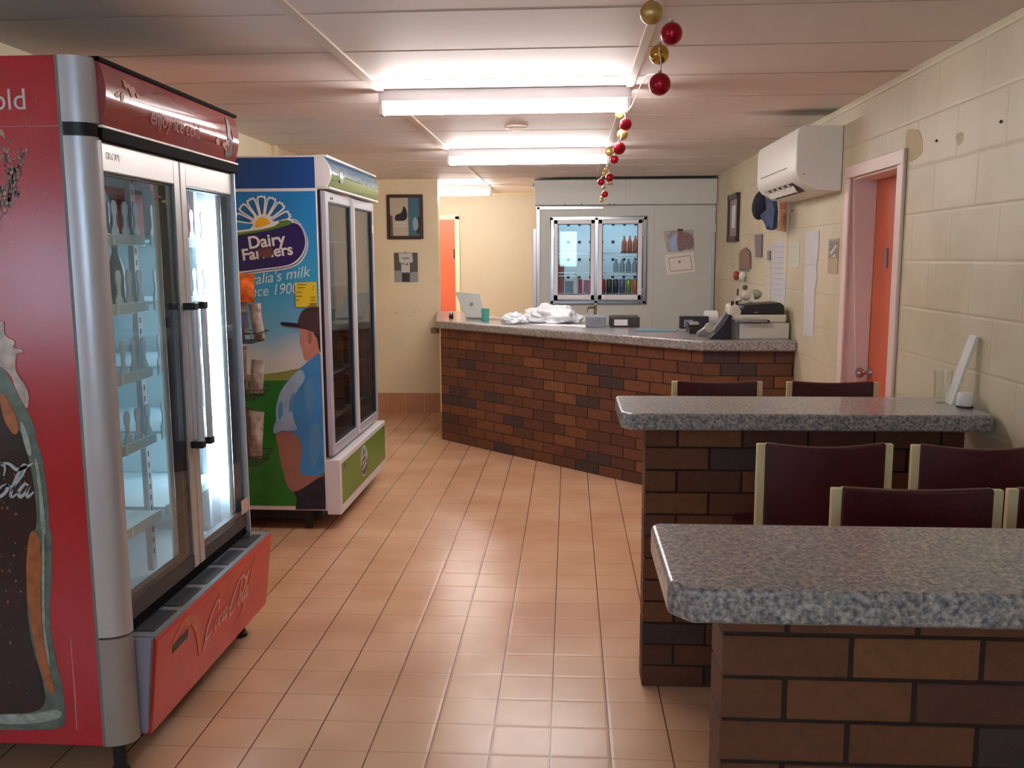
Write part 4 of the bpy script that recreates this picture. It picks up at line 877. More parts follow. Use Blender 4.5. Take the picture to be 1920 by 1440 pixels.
# lamp inside on the right, shelves
lm = mat('fridge_tube_glow', (214, 238, 255), .5, emit=FRIDGE_LAMP)
MB().cyl((FX-.095, 3.60, .66), (FX-.095, 3.60, 1.82), .022, 18).build('inner_lamp', lm, fr, smooth=True)
MB().box(FX-.16, FX-.12, FY1-.074, FY1-.07, .52, 1.95).build('lamp_backing', m_whitemetal, fr)
for (y,) in ((3.083,), (FY1-.085,)):
    MB().box(FX-.175, FX-.155, y-.016, y+.016, .5, 1.95).build('shelf_rail', m_whitemetal, fr)
mb = MB()
for k in range(34): mb.box(FX-.1548, FX-.1545, 3.079, 3.087, .56+k*.04, .58+k*.04)
mb.build('rail_slots', m_gasket, fr)
m_shelf = mat('white_wire', (222, 236, 238), .35); m_strip2 = mat('clear_ticket_strip', (200, 222, 224), .25); m_guide = mat('frosted_guide', (206, 224, 230), .3)
shelf_z = (1.69, 1.465, 1.235, 1.0, .72)
def fshelf(y0, y1, z, n):
    s = MB().box(FBX+.08, FX-.115, y0, y1, z, z+.008).build('shelf', m_shelf, fr)
    MB().box(FX-.115, FX-.108, y0, y1, z-.022, z+.014).build('ticket_strip', m_strip2, s, bevel=.002)
    MB().box(FX-.1079, FX-.106, (y0+y1)/2-.006, (y0+y1)/2+.006, z-.024, z+.016).build('strip_clip', m_white, s)
    if n:
        for k in range(n):
            y = y0+.04+(y1-y0-.08)*k/(n-1)
            o = [(-.024, 0), (-.024, .018), (-.011, .035), (-.010, .062), (-.018, .078), (-.018, .10), (-.009, .113), (.009, .113), (.018, .10), (.018, .078), (.010, .062), (.011, .035), (.024, .018), (.024, 0)]
            MB().prism([(FX-.1165, y+a, z+.008+b) for a, b in o], (-.005, 0, 0)).build('bottle_guide', m_guide, s)
for i, z in enumerate(shelf_z):
    fshelf(FY0+.075, 3.06, z, 6 if i < 4 else 0); fshelf(3.105, FY1-.075, z, 5 if i < 4 else 0)
# contents
m_jug = glass('clear_jug_plastic', (206, 226, 236))
o = tag(MB().lathe((-1.57, 2.88, 1.699), [(.07, 0), (.078, .01), (.078, .12), (.06, .16), (.03, .19), (.03, .22)], 24).build('water_jug', mat('pale_blue_plastic', (150, 176, 190), .2), smooth=True), 'clear bluish water jug on the top shelf of the red fridge', 'jug')
MB().cyl((-1.57, 2.88, 1.918), (-1.57, 2.88, 1.938), .034, 18).build('cap', m_white, o)
tag(MB().box(-1.78, -1.62, 3.12, 3.40, 1.699, 1.88).build('soft_drink_box', mat('dull_red_card', (136, 60, 66), .5), bevel=.004), 'dark red drink box beside the water jug in the red fridge', 'box')
tag(MB().box(-1.58, -1.52, 3.12, 3.19, 1.699, 1.85).build('crimson_packet', mat('crimson_card', (180, 50, 84), .5), bevel=.004), 'crimson packet standing in front of the dark red drink box', 'packet')
m_navyb = mat('navy_bottle', (38, 66, 104), .25); m_greenb = mat('green_bottle', (96, 140, 84), .25); m_redb = mat('red_bottle', (180, 82, 66), .25); m_clb = mat('frosted_bottle', (170, 196, 204), .25)
bottle(-1.53, 2.87, 1.474, .2, .034, m_navyb, m_white, 'navy blue drink bottle on the second shelf of the red fridge', g='bottles in the red fridge')
bottle(-1.60, 2.99, 1.474, .2, .034, m_greenb, m_greenb, 'green drink bottle beside the navy one in the red fridge', g='bottles in the red fridge')
bottle(-1.53, 2.985, 1.474, .2, .026, m_clb, m_white, 'frosted clear drink bottle on the second shelf of the red fridge', g='bottles in the red fridge')
bottle(-1.52, 3.44, 1.699, .2, .033, m_redb, m_redb, 'orange-red drink bottle, left one of two behind the right door of the red fridge', g='bottles in the red fridge')
bottle(-1.52, 3.515, 1.699, .2, .033, m_redb, m_redb, 'orange-red drink bottle, right one of two behind the right door of the red fridge', g='bottles in the red fridge')
# kick panel
kp = [(FX+.058, .44), (FX+.060, .425), (FX+.022, .115), (FX-.03, .115), (FX-.03, .44)]
MB().prism([(x, FY0+.085, z) for x, z in kp], (0, FY1-FY0-.055, 0)).build('kick_panel', m_redfront, fr, bevel=.004)
MB().box(FX-.05, FX+.056, FY0+.085, FY1+.03, .438, .446).build('kick_ledge', m_grey, fr)
mb = MB()
for k in range(5): mb.box(FX-.035, FX+.035, FY0+.12+k*.21, FY0+.29+k*.21, .446, .449)
mb.build('ledge_slots', m_dark, fr)
MB().prism([(x, FY0+.066, z) for x, z in [(FX+.05, .442), (FX+.016, .13), (FX-.03, .13), (FX-.03, .442)]], (0, .019, 0)).build('kick_end', mat('lilac_grey', (140, 140, 160), .4), fr)
ku = Vector((.038, 0, .310)).normalized(); plk = Pl(Vector((FX+.022, FY0+.085, .115))+Vector((.0008, 0, 0)), (0, 1, 0), ku)
script_word('Coca-Cola', plk, .40, .145, .043, 0.0, mat('pinkish_white_script', (226, 160, 150), .4), fr, 'lettering')
decal('slot', [(.12, .22), (.24, .225), (.24, .255), (.12, .25)], m_gasket, fr, plk, 1)
msc = mat('faded_orange_splash', (204, 92, 58), .35, noise=.2, nscale=30)
ribbon([([(.10, .25), (.2, .29), (.28, .27), (.33, .2), (.36, .1)], .01, .04), ([(.78, .29), (.74, .2), (.80, .12), (.74, .08)], .005, .025), ([(.5, .24), (.52, .28)], .004, .008), ([(.9, .29), (.86, .2), (.92, .16)], .004, .02)], msc, fr, 'splash_print', plk, 1)
# feet
for (x, y) in ((SX+.02, FY0+.05), (SX+.02, FY1-.05), (FBX+.05, FY0+.05), (FBX+.05, FY1-.05)):
    MB().cyl((x, y, 0), (x, y, .12), .02, 12).lathe((x, y, 0), [(.028, 0), (.028, .015), (.02, .02)], 12).build('foot', m_foot, fr, smooth=True)
# side artwork: bottle in contour shape
pls = Pl((0, FY0, 0), (1, 0, 0), (0, 0, 1))
def sp_(pts): return [(ony(a, b, FY0).x, ony(a, b, FY0).z) for a, b in pts]
def clipx(P): return [(max(a, FBX+.004), b) for a, b in P]
AX = -112
def sym(pts): return pts+[(2*AX-a, b) for a, b in reversed(pts)]
redge = [(-70, 470), (-60, 560), (-30, 630), (8, 690), (34, 740), (61, 789), (70, 830), (80, 861), (90, 934), (92, 983), (98, 1012), (97, 1080), (94, 1153), (101, 1216), (114, 1274), (121, 1313), (122, 1352), (112, 1365), (60, 1368)]
m_bg = mat('bottle_glass_print', (104, 116, 104), .3, noise=.35, nscale=26); m_cola = mat('cola_print', (52, 18, 20), .28, noise=.35, nscale=14)
m_hl = mat('pale_highlight_print', (166, 178, 170), .3, noise=.3, nscale=40); m_amber = mat('amber_print', (178, 104, 54), .3, noise=.3, nscale=30); m_foam = mat('foam_print', (206, 184, 172), .35, noise=.35, nscale=30)
def dense(P): return [(p.x, p.y) for p in catmull([(a, b, 0) for a, b in P], 5, False)]
right = dense(redge)
decal('bottle_picture', clipx(sp_(right+[(2*AX-a, b) for a, b in reversed(right)])), m_bg, fr, pls, 1)
inner = dense([(-75, 640), (-40, 700), (-4, 740), (14, 790), (38, 810), (52, 850), (66, 930), (68, 985), (56, 1010), (50, 1060), (52, 1150), (62, 1215), (80, 1275), (84, 1318), (60, 1335), (0, 1338)])
decal('cola_picture', clipx(sp_(inner+[(2*AX-a, b) for a, b in reversed(inner)])), m_cola, fr, pls, 2)
decal('amber_band', sp_([(56, 1003), (70, 1000), (78, 1040), (77, 1110), (80, 1180), (92, 1250), (104, 1300), (90, 1290), (70, 1230), (56, 1150), (50, 1070)]), m_amber, fr, pls, 3, 5)
decal('amber_band', sp_([(0, 740), (14, 745), (32, 785), (34, 810), (24, 812), (8, 785)]), m_amber, fr, pls, 3, 5)
decals('highlight_line', [sp_([(80, 1010), (84, 1010), (85, 1160), (94, 1240), (90, 1238), (80, 1160)]), sp_([(66, 860), (74, 880), (84, 960), (86, 1000), (78, 990), (74, 930)]), sp_([(40, 790), (52, 812), (60, 850), (52, 850), (42, 815)]), sp_([(4, 1340), (60, 1338), (108, 1330), (112, 1345), (60, 1356), (0, 1355)])], m_hl, fr, pls, 3, 4)
decals('foam_picture', [sp_([(0, 602), (8, 605), (10, 628), (28, 640), (26, 652), (40, 655), (44, 660), (32, 664), (30, 690), (36, 705), (50, 725), (55, 745), (52, 765), (44, 755), (30, 728), (18, 700), (-10, 680), (-60, 650), (-110, 600), (-40, 590)])], m_foam, fr, pls, 3, 4)
# droplets on the bottle
random.seed(9)
dr_ = []
for _ in range(60):
    a = random.uniform(-60, 52); b = random.uniform(880, 1300); r = random.uniform(.8, 2.4)
    dr_.append(sp_([(a+r*math.cos(q), b+r*1.5*math.sin(q)) for q in [i*math.pi/3 for i in range(6)]]))
random.seed(12)
decals('droplets', dr_, mat('droplet_print', (150, 100, 96), .3), fr, pls, 3)
# brown splash above the bottle
m_sp1 = mat('splash_print', (164, 96, 80), .3, noise=.5, nscale=38); m_sp2 = mat('dark_splash_print', (96, 50, 46), .3, noise=.5, nscale=40); m_sp3 = mat('pale_splash_print', (196, 160, 140), .3, noise=.4, nscale=40)
random.seed(31)
def splash(paths, n, rmin, rmax, jit):
    out = []
    for _ in range(n):
        P = random.choice(paths); k_ = random.randrange(len(P)-1); t_ = random.random()
        a = P[k_][0]*(1-t_)+P[k_+1][0]*t_+random.gauss(0, jit); b = P[k_][1]*(1-t_)+P[k_+1][1]*t_+random.gauss(0, jit*1.4); r = random.uniform(rmin, rmax)
        a = min(a, 92); el = random.uniform(1.2, 2.4)
        out.append(sp_([(a+r*random.uniform(.6, 1.25)*math.cos(q), b+r*el*random.uniform(.6, 1.25)*math.sin(q)) for q in [i*math.pi/5 for i in range(10)]]))
    return out
stems = [[(9, 268), (14, 300), (16, 340), (14, 385)], [(46, 284), (36, 312), (28, 345), (24, 378)], [(20, 300), (24, 350), (10, 395)], [(0, 345), (4, 380), (-14, 398)], [(-30, 360), (-40, 400)]]
decals('splash_picture', splash(stems, 120, 1.6, 4.6, 4.0), m_sp1, fr, pls, 1, 2)
decals('splash_shade', splash(stems, 80, .8, 2.4, 4.5), m_sp2, fr, pls, 2)
decals('splash_light', splash(stems, 110, .7, 2.2, 5.5), m_sp3, fr, pls, 3)
decal('splash_picture', sp_([(-30, 255), (0, 242), (8, 252), (10, 262), (0, 254), (-26, 270)]), m_sp3, fr, pls, 1, 4)
spk = []
for _ in range(95):
    t_ = random.random(); a = 30+t_*35+random.gauss(0, 7); b = 300-t_*120+random.gauss(0, 12)
    if random.random() < .3: a = random.uniform(-40, 90); b = random.uniform(200, 470)
    r = random.uniform(.6, 2.2); a = min(a, 98)
    if a < 60 and b < 215: continue
    spk.append(sp_([(a+r*math.cos(q), b+r*math.sin(q)) for q in [i*math.pi/3 for i in range(6)]]))
decals('spray_dots', spk, mat('spray_print', (204, 84, 66), .3), fr, pls, 1)
mwl = mat('cream_white_letters', (232, 216, 208), .35)
e_ = ony(52, 205, FY0); text('lettering', 'ice cold', .083, pls, e_.x, e_.z, mwl, fr, align='RIGHT', layer=1)
q_ = sp_([(-52, 930)])[0]
script_word('Cola', pls, q_[0], q_[1], .040, .0, mat('bluish_white_script', (190, 200, 206), .35), fr, 'lettering', layer=5)
for o in list(fr.children):
    if o.name.startswith('lettering'): 
        for v in o.data.vertices: pass
decals('scratch', [sp_([(131, 1190), (133, 1190), (142, 1300), (145, 1368), (143, 1368), (139, 1300)])], mat('scratch_line', (220, 120, 120), .5), fr, pls, 1)
# ================================================================= DAIRY FRIDGE
DY0, DY1 = 5.17, 6.50; DSX = -1.44; DBX = -2.11; DKX = -1.355
df = thing('milk_fridge', (DBX, DY0, 0), 'tall white two-door milk fridge with a sky and farmer picture on its side', 'fridge')
MB().box(DBX, DSX, DY0, DY0+.045, .125, 2.205).build('side_panel', m_whitemetal, df, bevel=.003)
MB().box(DBX, DSX, DY1-.045, DY1, .125, 2.205).build('side_panel', m_whitemetal, df, bevel=.003)
MB().box(DBX-.01, DBX, DY0, DY1, .125, 2.205).box(DBX, DSX, DY0+.045, DY1-.045, 2.02, 2.205).box(DBX, DSX, DY0+.045, DY1-.045, .125, .44).build('carcass', m_whitemetal, df)
m_dl = mat('dull_liner', (150, 146, 140), .5)
MB().box(DBX+.02, DBX+.04, DY0+.045, DY1-.045, .44, 2.02).build('liner', m_dl, df)
# header
pts = [(DSX, 2.03)]+[(DSX+.03+.058*math.sin(math.pi*(.18+.72*k/14))-.01, 2.03+.165*k/14) for k in range(15)]+[(DSX, 2.195)]
m_hsky = mat('sky_header_print', (110, 158, 196), .15, noise=.1, nscale=6, coat=.5); N, L, b = nodes(m_hsky)
tc = N.new('ShaderNodeTexCoord'); spx = N.new('ShaderNodeSeparateXYZ'); L.new(tc.outputs['Object'], spx.inputs[0])
nzz = N.new('ShaderNodeTexNoise'); nzz.inputs['Scale'].default_value = 9; nzz.inputs['Detail'].default_value = 4; L.new(tc.outputs['Object'], nzz.inputs['Vector'])
hgt = math_(N, L, 'ADD', spx.outputs['Z'], math_(N, L, 'MULTIPLY', math_(N, L, 'SUBTRACT', nzz.outputs['Fac'], .5), .06))
mr = N.new('ShaderNodeMapRange'); L.new(hgt, mr.inputs[0]); mr.inputs[1].default_value = 2.03; mr.inputs[2].default_value = 2.2
rr = ramp(N, [(0, (96, 142, 60)), (.42, (112, 156, 76)), (.5, (176, 206, 220)), (.7, (120, 170, 206)), (1, (84, 132, 176))]); L.new(mr.outputs[0], rr.inputs[0]); L.new(rr.outputs[0], b.inputs['Base Color'])
MB().prism([(x, DY0+.03, z) for x, z in pts], (0, DY1-DY0-.03, 0)).build('header', m_hsky, df, smooth=True)
MB().prism([(x+(.004 if x > DSX else 0), DY0+.0, z) for x, z in pts], (0, .03, 0)).build('header_end', m_whitemetal, df, smooth=True)
MB().box(DSX, DSX+.065, DY0, DY1, 2.195, 2.207).build('header_cap', m_white, df, bevel=.002)
MB().box(DSX, DSX+.075, DY0+.01, DY1, 2.018, 2.03).build('header_lip', m_white, df, bevel=.002)
plm = Pl((DSX+.0785, DY0+.27, 2.10), (0, 1, 0), (0, 0, 1))
decal('header_emblem', [(.05*math.cos(q), .034*math.sin(q)) for q in [i*math.pi/8 for i in range(16)]], mat('emblem_navy', (60, 66, 96), .3), df, plm, 1)
decal('header_emblem', [(.042*math.cos(q), .006+.010*math.sin(q)) for q in [i*math.pi/8 for i in range(16)]], mwl, df, plm, 2)
# kick box
MB().box(DSX, DKX, DY0, DY1, .10, .435).build('kick_box', m_whitemetal, df, bevel=.004)
m_kg = mat('green_field_print', (100, 138, 50), .3, noise=.15, nscale=4)
plk2 = Pl((DKX, 0, 0), (0, 1, 0), (0, 0, 1))
decal('green_panel', [(DY0+.035, .155), (DY1-.02, .155), (DY1-.02, .405), (DY0+.035, .405)], m_kg, df, plk2, 1)
cy_, cz_ = 5.79, .29
decal('kick_emblem', [(cy_+.10*math.cos(q), cz_+.105*math.sin(q)) for q in [i*math.pi/10 for i in range(20)]], mat('pale_ring', (196, 200, 170), .4), df, plk2, 2)
decal('kick_emblem', [(cy_+.088*math.cos(q), cz_-.03+.058*math.sin(q)) for q in [i*math.pi/10 for i in range(20)]], mat('emblem_dark', (72, 70, 92), .4), df, plk2, 3)
decals('kick_emblem', [[(cy_-.06, cz_-.02), (cy_+.05, cz_-.0), (cy_+.05, cz_+.012), (cy_-.06, cz_-.008)], [(cy_-.06, cz_-.055), (cy_+.06, cz_-.03), (cy_+.06, cz_-.015), (cy_-.06, cz_-.04)]], mwl, df, plk2, 4)
decals('kick_petals', [[(cy_+.0+.02*math.cos(a-.35), cz_+.03+.02*math.sin(a-.35)), (cy_+.06*math.cos(a-.16), cz_+.03+.06*math.sin(a-.16)), (cy_+.06*math.cos(a+.16), cz_+.03+.06*math.sin(a+.16)), (cy_+.02*math.cos(a+.35), cz_+.03+.02*math.sin(a+.35))] for a in [math.radians(20+28*i) for i in range(6)]], mat('petal_blue_print', (90, 140, 170), .4), df, plk2, 3)
decal('kick_lock', [(DY0+.10, .365), (DY0+.125, .365), (DY0+.125, .39), (DY0+.10, .39)], m_dark, df, plk2, 2)
# doors of milk fridge
m_lil = mat('lilac_white_frame', (196, 198, 212), .3, metal=.2)
def mdoor(y0, y1):
    x0, x1 = DSX+.006, DSX+.042; z0, z1 = .455, 2.01
    mb = MB()
    for (a, b, c, d) in ((y0, y0+.055, z0, z1), (y1-.05, y1, z0, z1), (y0+.055, y1-.05, z1-.06, z1), (y0+.055, y1-.05, z0, z0+.06)): mb.box(x0, x1, a, b, c, d)
    d = mb.build('glass_door', m_lil, df, bevel=.004)
    MB().box(x0+.015, x0+.02, y0+.055, y1-.05, z0+.06, z1-.06).build('pane', m_tinted, d)
    g = MB()
    for (a, b, c, e) in ((y0+.055, y0+.063, z0+.06, z1-.06), (y1-.058, y1-.05, z0+.06, z1-.06), (y0+.055, y1-.05, z1-.068, z1-.06), (y0+.055, y1-.05, z0+.06, z0+.07)): g.box(x0+.01, x1-.006, a, b, c, e)
    g.build('gasket', m_gasket, d); return d
a_ = mdoor(DY0+.024, DY0+.675); b_ = mdoor(DY0+.685, DY1-.02)
MB().box(DSX+.001, DSX+.015, DY0+.008, DY0+.022, .45, 2.01).build('hinge_gap', m_black, df)
MB().box(DSX+.042, DSX+.05, DY0+.675, DY0+.69, .47, 2.0).build('mullion_strip', m_white, df)
text('lettering', 'SKOPE', .022, Pl((DSX+.043, DY0+.13, 1.965), (0, 1, 0), (0, 0, 1)), 0, 0, m_dark, a_, layer=0)
MB().box(DSX+.042, DSX+.043, DY1-.085, DY1-.03, 1.80, 1.86).build('price_tag', m_white, b_)
for i, z in enumerate((1.72, 1.45, 1.18, .9, .62)):
    MB().box(DBX+.06, DSX-.03, DY0+.06, DY1-.06, z, z+.01).build('shelf', m_shelf, df)
m_hdr = mat('milk_carton_card', (160, 140, 118), .5, noise=.2, nscale=9)
k = 0
for z in (.63, .91):
    for j in range(5):
        y = DY0+.16+j*.25; col = [(116, 92, 76), (150, 138, 122), (122, 106, 100), (96, 72, 60), (140, 126, 110)][(k*2+j) % 5]; h = .17+.02*((j+k) % 3)
        tag(MB().box(DSX-.12, DSX-.05, y-.04, y+.04, z+.0005, z+h).prism([(DSX-.12, y-.04, z+h), (DSX-.12, y+.04, z+h), (DSX-.12, y, z+h+.035)], (.07, 0, 0)).build('milk_carton', mat('carton_tone_%d' % (k*5+j), col, .5)),
            '%s carton, %s from the left on the %s shelf of the milk fridge' % (('brown', 'grey', 'taupe', 'dark brown', 'beige')[(k*2+j) % 5], ('first', 'second', 'third', 'fourth', 'fifth')[j], ('bottom', 'second lowest', 'middle', 'upper')[k]), 'carton', 'cartons in the milk fridge')
    k += 1
# base and castors
MB().box(DBX+.03, DSX-.05, DY0+.06, DY1-.06, .065, .125).box(DBX+.02, DSX-.09, DY0+.02, DY0+.06, .07, .125).build('base_frame', m_black, df)
for (x, y) in ((DSX-.13, DY0+.05), (DBX+.08, DY0+.05), (DSX-.08, DY1-.08), (DBX+.08, DY1-.08)):
    MB().box(x-.018, x+.018, y-.018, y+.018, 0, .08).build('foot', m_foot, df, bevel=.003)
# --- side artwork, laid on the panel
pd = Pl((0, DY0, 0), (1, 0, 0), (0, 0, 1))
def A_(P): return [(ony(420+a/3.6, 240+b/3.6, DY0).x, ony(420+a/3.6, 240+b/3.6, DY0).z) for a, b in P]
def B_(P): return [(ony(420+a/3.43, 600+b/3.43, DY0).x, ony(420+a/3.43, 600+b/3.43, DY0).z) for a, b in P]
LX = DBX+.012; RX = DSX-.008
def rect(z0, z1): return [(LX, z0), (RX, z0), (RX, z1), (LX, z1)]
m_sky = mat('sky_print', (40, 140, 190), .32); N, L, b = nodes(m_sky)
tc = N.new('ShaderNodeTexCoord'); spx = N.new('ShaderNodeSeparateXYZ'); L.new(tc.outputs['Object'], spx.inputs[0])
nzz = N.new('ShaderNodeTexNoise'); nzz.inputs['Scale'].default_value = 3; nzz.inputs['Detail'].default_value = 3; L.new(tc.outputs['Object'], nzz.inputs['Vector'])
hgt = math_(N, L, 'ADD', spx.outputs['Z'], math_(N, L, 'MULTIPLY', math_(N, L, 'SUBTRACT', nzz.outputs['Fac'], .5), .18))
mr = N.new('ShaderNodeMapRange'); L.new(hgt, mr.inputs[0]); mr.inputs[1].default_value = .9; mr.inputs[2].default_value = 2.02
rr = ramp(N, [(0, (214, 214, 202)), (.13, (206, 212, 212)), (.27, (124, 184, 214)), (.5, (50, 164, 208)), (.85, (24, 134, 200)), (1, (20, 124, 192))]); L.new(mr.outputs[0], rr.inputs[0]); L.new(rr.outputs[0], b.inputs['Base Color'])
decal('sky_print', rect(.152, 2.005), m_sky, df, pd, 1)
m_dkb = mat('deep_blue_print', (16, 74, 144), .3)
decal('deep_blue_panel', rect(2.022, 2.195), m_dkb, df, pd, 1)
# fields
hz = B_([(60, 350)])[0][1]
m_field = mat('grass_print', (44, 124, 46), .32, noise=.2, nscale=5); m_hill = mat('hill_print', (142, 150, 78), .32, noise=.1, nscale=8)
fz = B_([(250, 385)])[0][1]
hl = B_([(250, 350), (360, 335), (480, 312), (560, 318), (640, 330)])
decal('hill_print', [(LX, hz-.005)]+hl[:-1]+[(RX, hz+.02), (RX, fz-.03), (LX, fz-.02)], m_hill, df, pd, 2)
decal('field_print', [(LX, fz-.012), (-1.75, fz-.004), (-1.6, fz), (RX, fz-.006), (RX, .152), (LX, .152)], m_field, df, pd, 3)
# man from behind
m_shirt = mat('blue_shirt_print', (62, 142, 204), .35, noise=.12, nscale=7); m_shirtl = mat('light_shirt_print', (156, 186, 212), .35, noise=.15, nscale=12)
m_skin = mat('skin_print', (160, 112, 98), .4, noise=.1, nscale=12); m_face = mat('face_print', (196, 136, 118), .4, noise=.1, nscale=14)
m_trs = mat('trousers_print', (36, 36, 52), .4, noise=.3, nscale=16); m_capp = mat('brown_cap_print', (70, 54, 56), .4, noise=.2, nscale=16); m_hair = mat('hair_print', (52, 34, 34), .4)
def cl(P): return [(min(a, RX), b) for a, b in P]
def sm(P, n=4): return [(p.x, p.y) for p in catmull([(a, b, 0) for a, b in P], n)]
decal('man_trousers', cl(B_([(452, 1098), (500, 1060), (570, 1030), (650, 990), (656, 1218), (460, 1218), (470, 1160)])), m_trs, df, pd, 4)
decal('man_arm', cl(sm(B_([(340, 725), (450, 722), (500, 770), (505, 860), (490, 950), (520, 990), (600, 995), (645, 1000), (600, 1020), (540, 1060), (470, 1100), (430, 1092), (405, 1060), (385, 990), (362, 900), (346, 810)]))), m_skin, df, pd, 5)
decal('man_shirt', cl(sm(B_([(540, 268), (575, 240), (615, 215), (640, 300), (650, 600), (654, 900), (650, 975), (600, 1000), (540, 998), (490, 975), (500, 880), (500, 800), (470, 745), (420, 715), (370, 715), (322, 732), (318, 690), (335, 640), (335, 570), (360, 470), (420, 380), (490, 310)]))), m_shirt, df, pd, 6)
decal('shirt_sleeve', sm(B_([(480, 325), (510, 330), (520, 380), (470, 460), (440, 560), (450, 640), (470, 700), (430, 712), (370, 710), (326, 728), (322, 690), (338, 640), (336, 575), (362, 470), (420, 385)])), m_shirtl, df, pd, 7)
decals('shirt_fold', [sm(B_([(430, 500), (460, 470), (450, 560), (420, 590)])), sm(B_([(350, 560), (372, 520), (380, 600), (356, 640)])), sm(B_([(520, 420), (560, 380), (575, 500), (555, 640), (535, 560)])), sm(B_([(560, 700), (600, 660), (620, 800), (580, 960), (550, 860)]))], mat('fold_print', (86, 148, 196), .35), df, pd, 8)
decal('man_face', cl(sm(B_([(478, 40), (560, 20), (615, 20), (618, 190), (600, 225), (560, 245), (537, 262), (515, 245), (508, 205), (492, 150), (488, 110), (495, 80)]))), m_face, df, pd, 4)
decal('man_hair', cl(B_([(575, 30), (650, 30), (650, 210), (612, 190), (600, 120), (580, 90)])), m_hair, df, pd, 5)
decal('man_ear', sm(B_([(545, 70), (565, 85), (565, 140), (548, 155), (540, 110)])), m_skin, df, pd, 6)
decal('cap_crown', cl(sm(A_([(500, 1342), (505, 1290), (530, 1235), (575, 1212), (640, 1205), (700, 1230), (700, 1350), (640, 1400), (620, 1385), (560, 1360)]))), m_capp, df, pd, 6)
decal('cap_brim', sm(A_([(385, 1318), (400, 1310), (500, 1320), (520, 1345), (470, 1342), (400, 1332)])), mat('cap_brim_print', (38, 32, 40), .4), df, pd, 7)
# emblem: daisy, sun, oval
m_wp = mat('white_print', (232, 236, 232), .35); m_navy = mat('navy_print', (34, 34, 96), .3); m_green = mat('green_print', (84, 132, 52), .3); m_sun = mat('sun_print', (236, 186, 44), .35); m_pet = mat('petal_print', (20, 112, 170), .32)
ctr = (262, 655)
def petal(a, r0, r1, wd): 
    ca, sa = math.cos(a), -math.sin(a); out = []
    for (r, w_) in ((r0, .25), (r0+(r1-r0)*.5, .75), (r1-.16*(r1-r0), 1.0), (r1-.03*(r1-r0), .72), (r1-.06*(r1-r0), .3), (r1, 0), (r1-.06*(r1-r0), -.3), (r1-.03*(r1-r0), -.72), (r1-.16*(r1-r0), -1.0), (r0+(r1-r0)*.5, -.75), (r0, -.25)):
        out.append((ctr[0]+ca*r-sa*w_*wd, ctr[1]+sa*r+ca*w_*wd*1.0))
    return A_(out)
angs = [math.radians(a) for a in (22, 47, 70, 93, 116, 139, 163)]
decals('daisy_outline', [petal(a, 40, 204, 33) for a in angs], m_wp, df, pd, 2)
decals('daisy_petal', [petal(a, 72, 190, 21) for a in angs], m_pet, df, pd, 3)
decals('petal_line', [A_([(ctr[0]+math.cos(a+d_)*90, ctr[1]-math.sin(a+d_)*90), (ctr[0]+math.cos(a+d_*1.3+.02)*160, ctr[1]-math.sin(a+d_*1.3+.02)*160), (ctr[0]+math.cos(a+d_*1.3-.02)*160, ctr[1]-math.sin(a+d_*1.3-.02)*160)]) for a in angs for d_ in (-.05, .05)], mat('petal_dark_print', (14, 84, 136), .32), df, pd, 4)
decal('sun_rays', A_([(ctr[0]+(86 if i % 2 else 62)*math.cos(i*math.pi/12), ctr[1]-(86 if i % 2 else 62)*math.sin(i*math.pi/12)) for i in range(24)]), m_wp, df, pd, 4)
decal('sun_disc', A_([(ctr[0]+52*math.cos(i*math.pi/12), ctr[1]-52*math.sin(i*math.pi/12)) for i in range(24)]), m_sun, df, pd, 5)
LXp = (-60)
def body(o): return sm(A_([(-100, 740-o), (80, 722-o), (270, 692-o*.9), (400, 664-o), (470, 640-o), (520, 668-o*.7), (548+o*.6, 740), (545+o*.8, 810+o*.3), (505+o*.6, 880+o), (430, 925+o), (270, 948+o), (80, 972+o), (-100, 990+o), (-150, 870)]), 5)
def cll(P): return [(max(a, LX), b) for a, b in P]
decal('oval_outline', cll(body(26)), m_wp, df, pd, 6)
decal('oval_shadow_line', cll(body(17)), mat('mid_blue_print', (52, 96, 150), .3), df, pd, 7)
decal('oval_outline', cll(body(10)), m_wp, df, pd, 8)
decal('hill_white', cll(A_([(-100, 700), (120, 690), (250, 668), (340, 640), (400, 616), (450, 612), (470, 628), (462, 650), (400, 676), (270, 702), (100, 730), (-100, 750)])), m_wp, df, pd, 9)
decal('oval_field', cll(body(0)), m_navy, df, pd, 10)
decal('hill_green', cll(A_([(-100, 716), (120, 704), (260, 684), (340, 664), (376, 640), (372, 628), (430, 620), (462, 632), (450, 652), (380, 674), (270, 698), (100, 724), (-100, 742)])), m_green, df, pd, 11)
ts = (ony(420+170/3.6, 240+815/3.6, DY0)); sc = 1/3.6/1690*5.35
r1 = math.radians(6.5)
text('lettering', 'Dairy', 112*sc, pd, ts.x, ts.z, m_wp, df, rot=r1, layer=11, bold=.0022)
ts = (ony(420+472/3.6, 240+852/3.6, DY0)); text('lettering', 'Farmers', 104*sc, pd, ts.x, ts.z, m_wp, df, rot=r1, align='RIGHT', layer=11, bold=.0022)
decal('brown_patch', A_([(232, 815), (330, 806), (340, 850), (300, 878), (238, 866)]), mat('brown_tape', (104, 66, 66), .5, noise=.2, nscale=20), df, pd, 14)
mhw = mat('pale_hand_letters', (214, 230, 236), .35)
ts = ony(420+578/3.6, 240+1000/3.6, DY0); text('lettering', "Australia's milk", 100*sc, pd, ts.x, ts.z, mhw, df, rot=math.radians(8.5), align='RIGHT', shear=.35, layer=3, sx=.97)
ts = ony(420+500/3.6, 240+1112/3.6, DY0); text('lettering', 'since 1900', 100*sc, pd, ts.x, ts.z, mhw, df, rot=math.radians(5), align='RIGHT', shear=.3, layer=3, sx=.88)
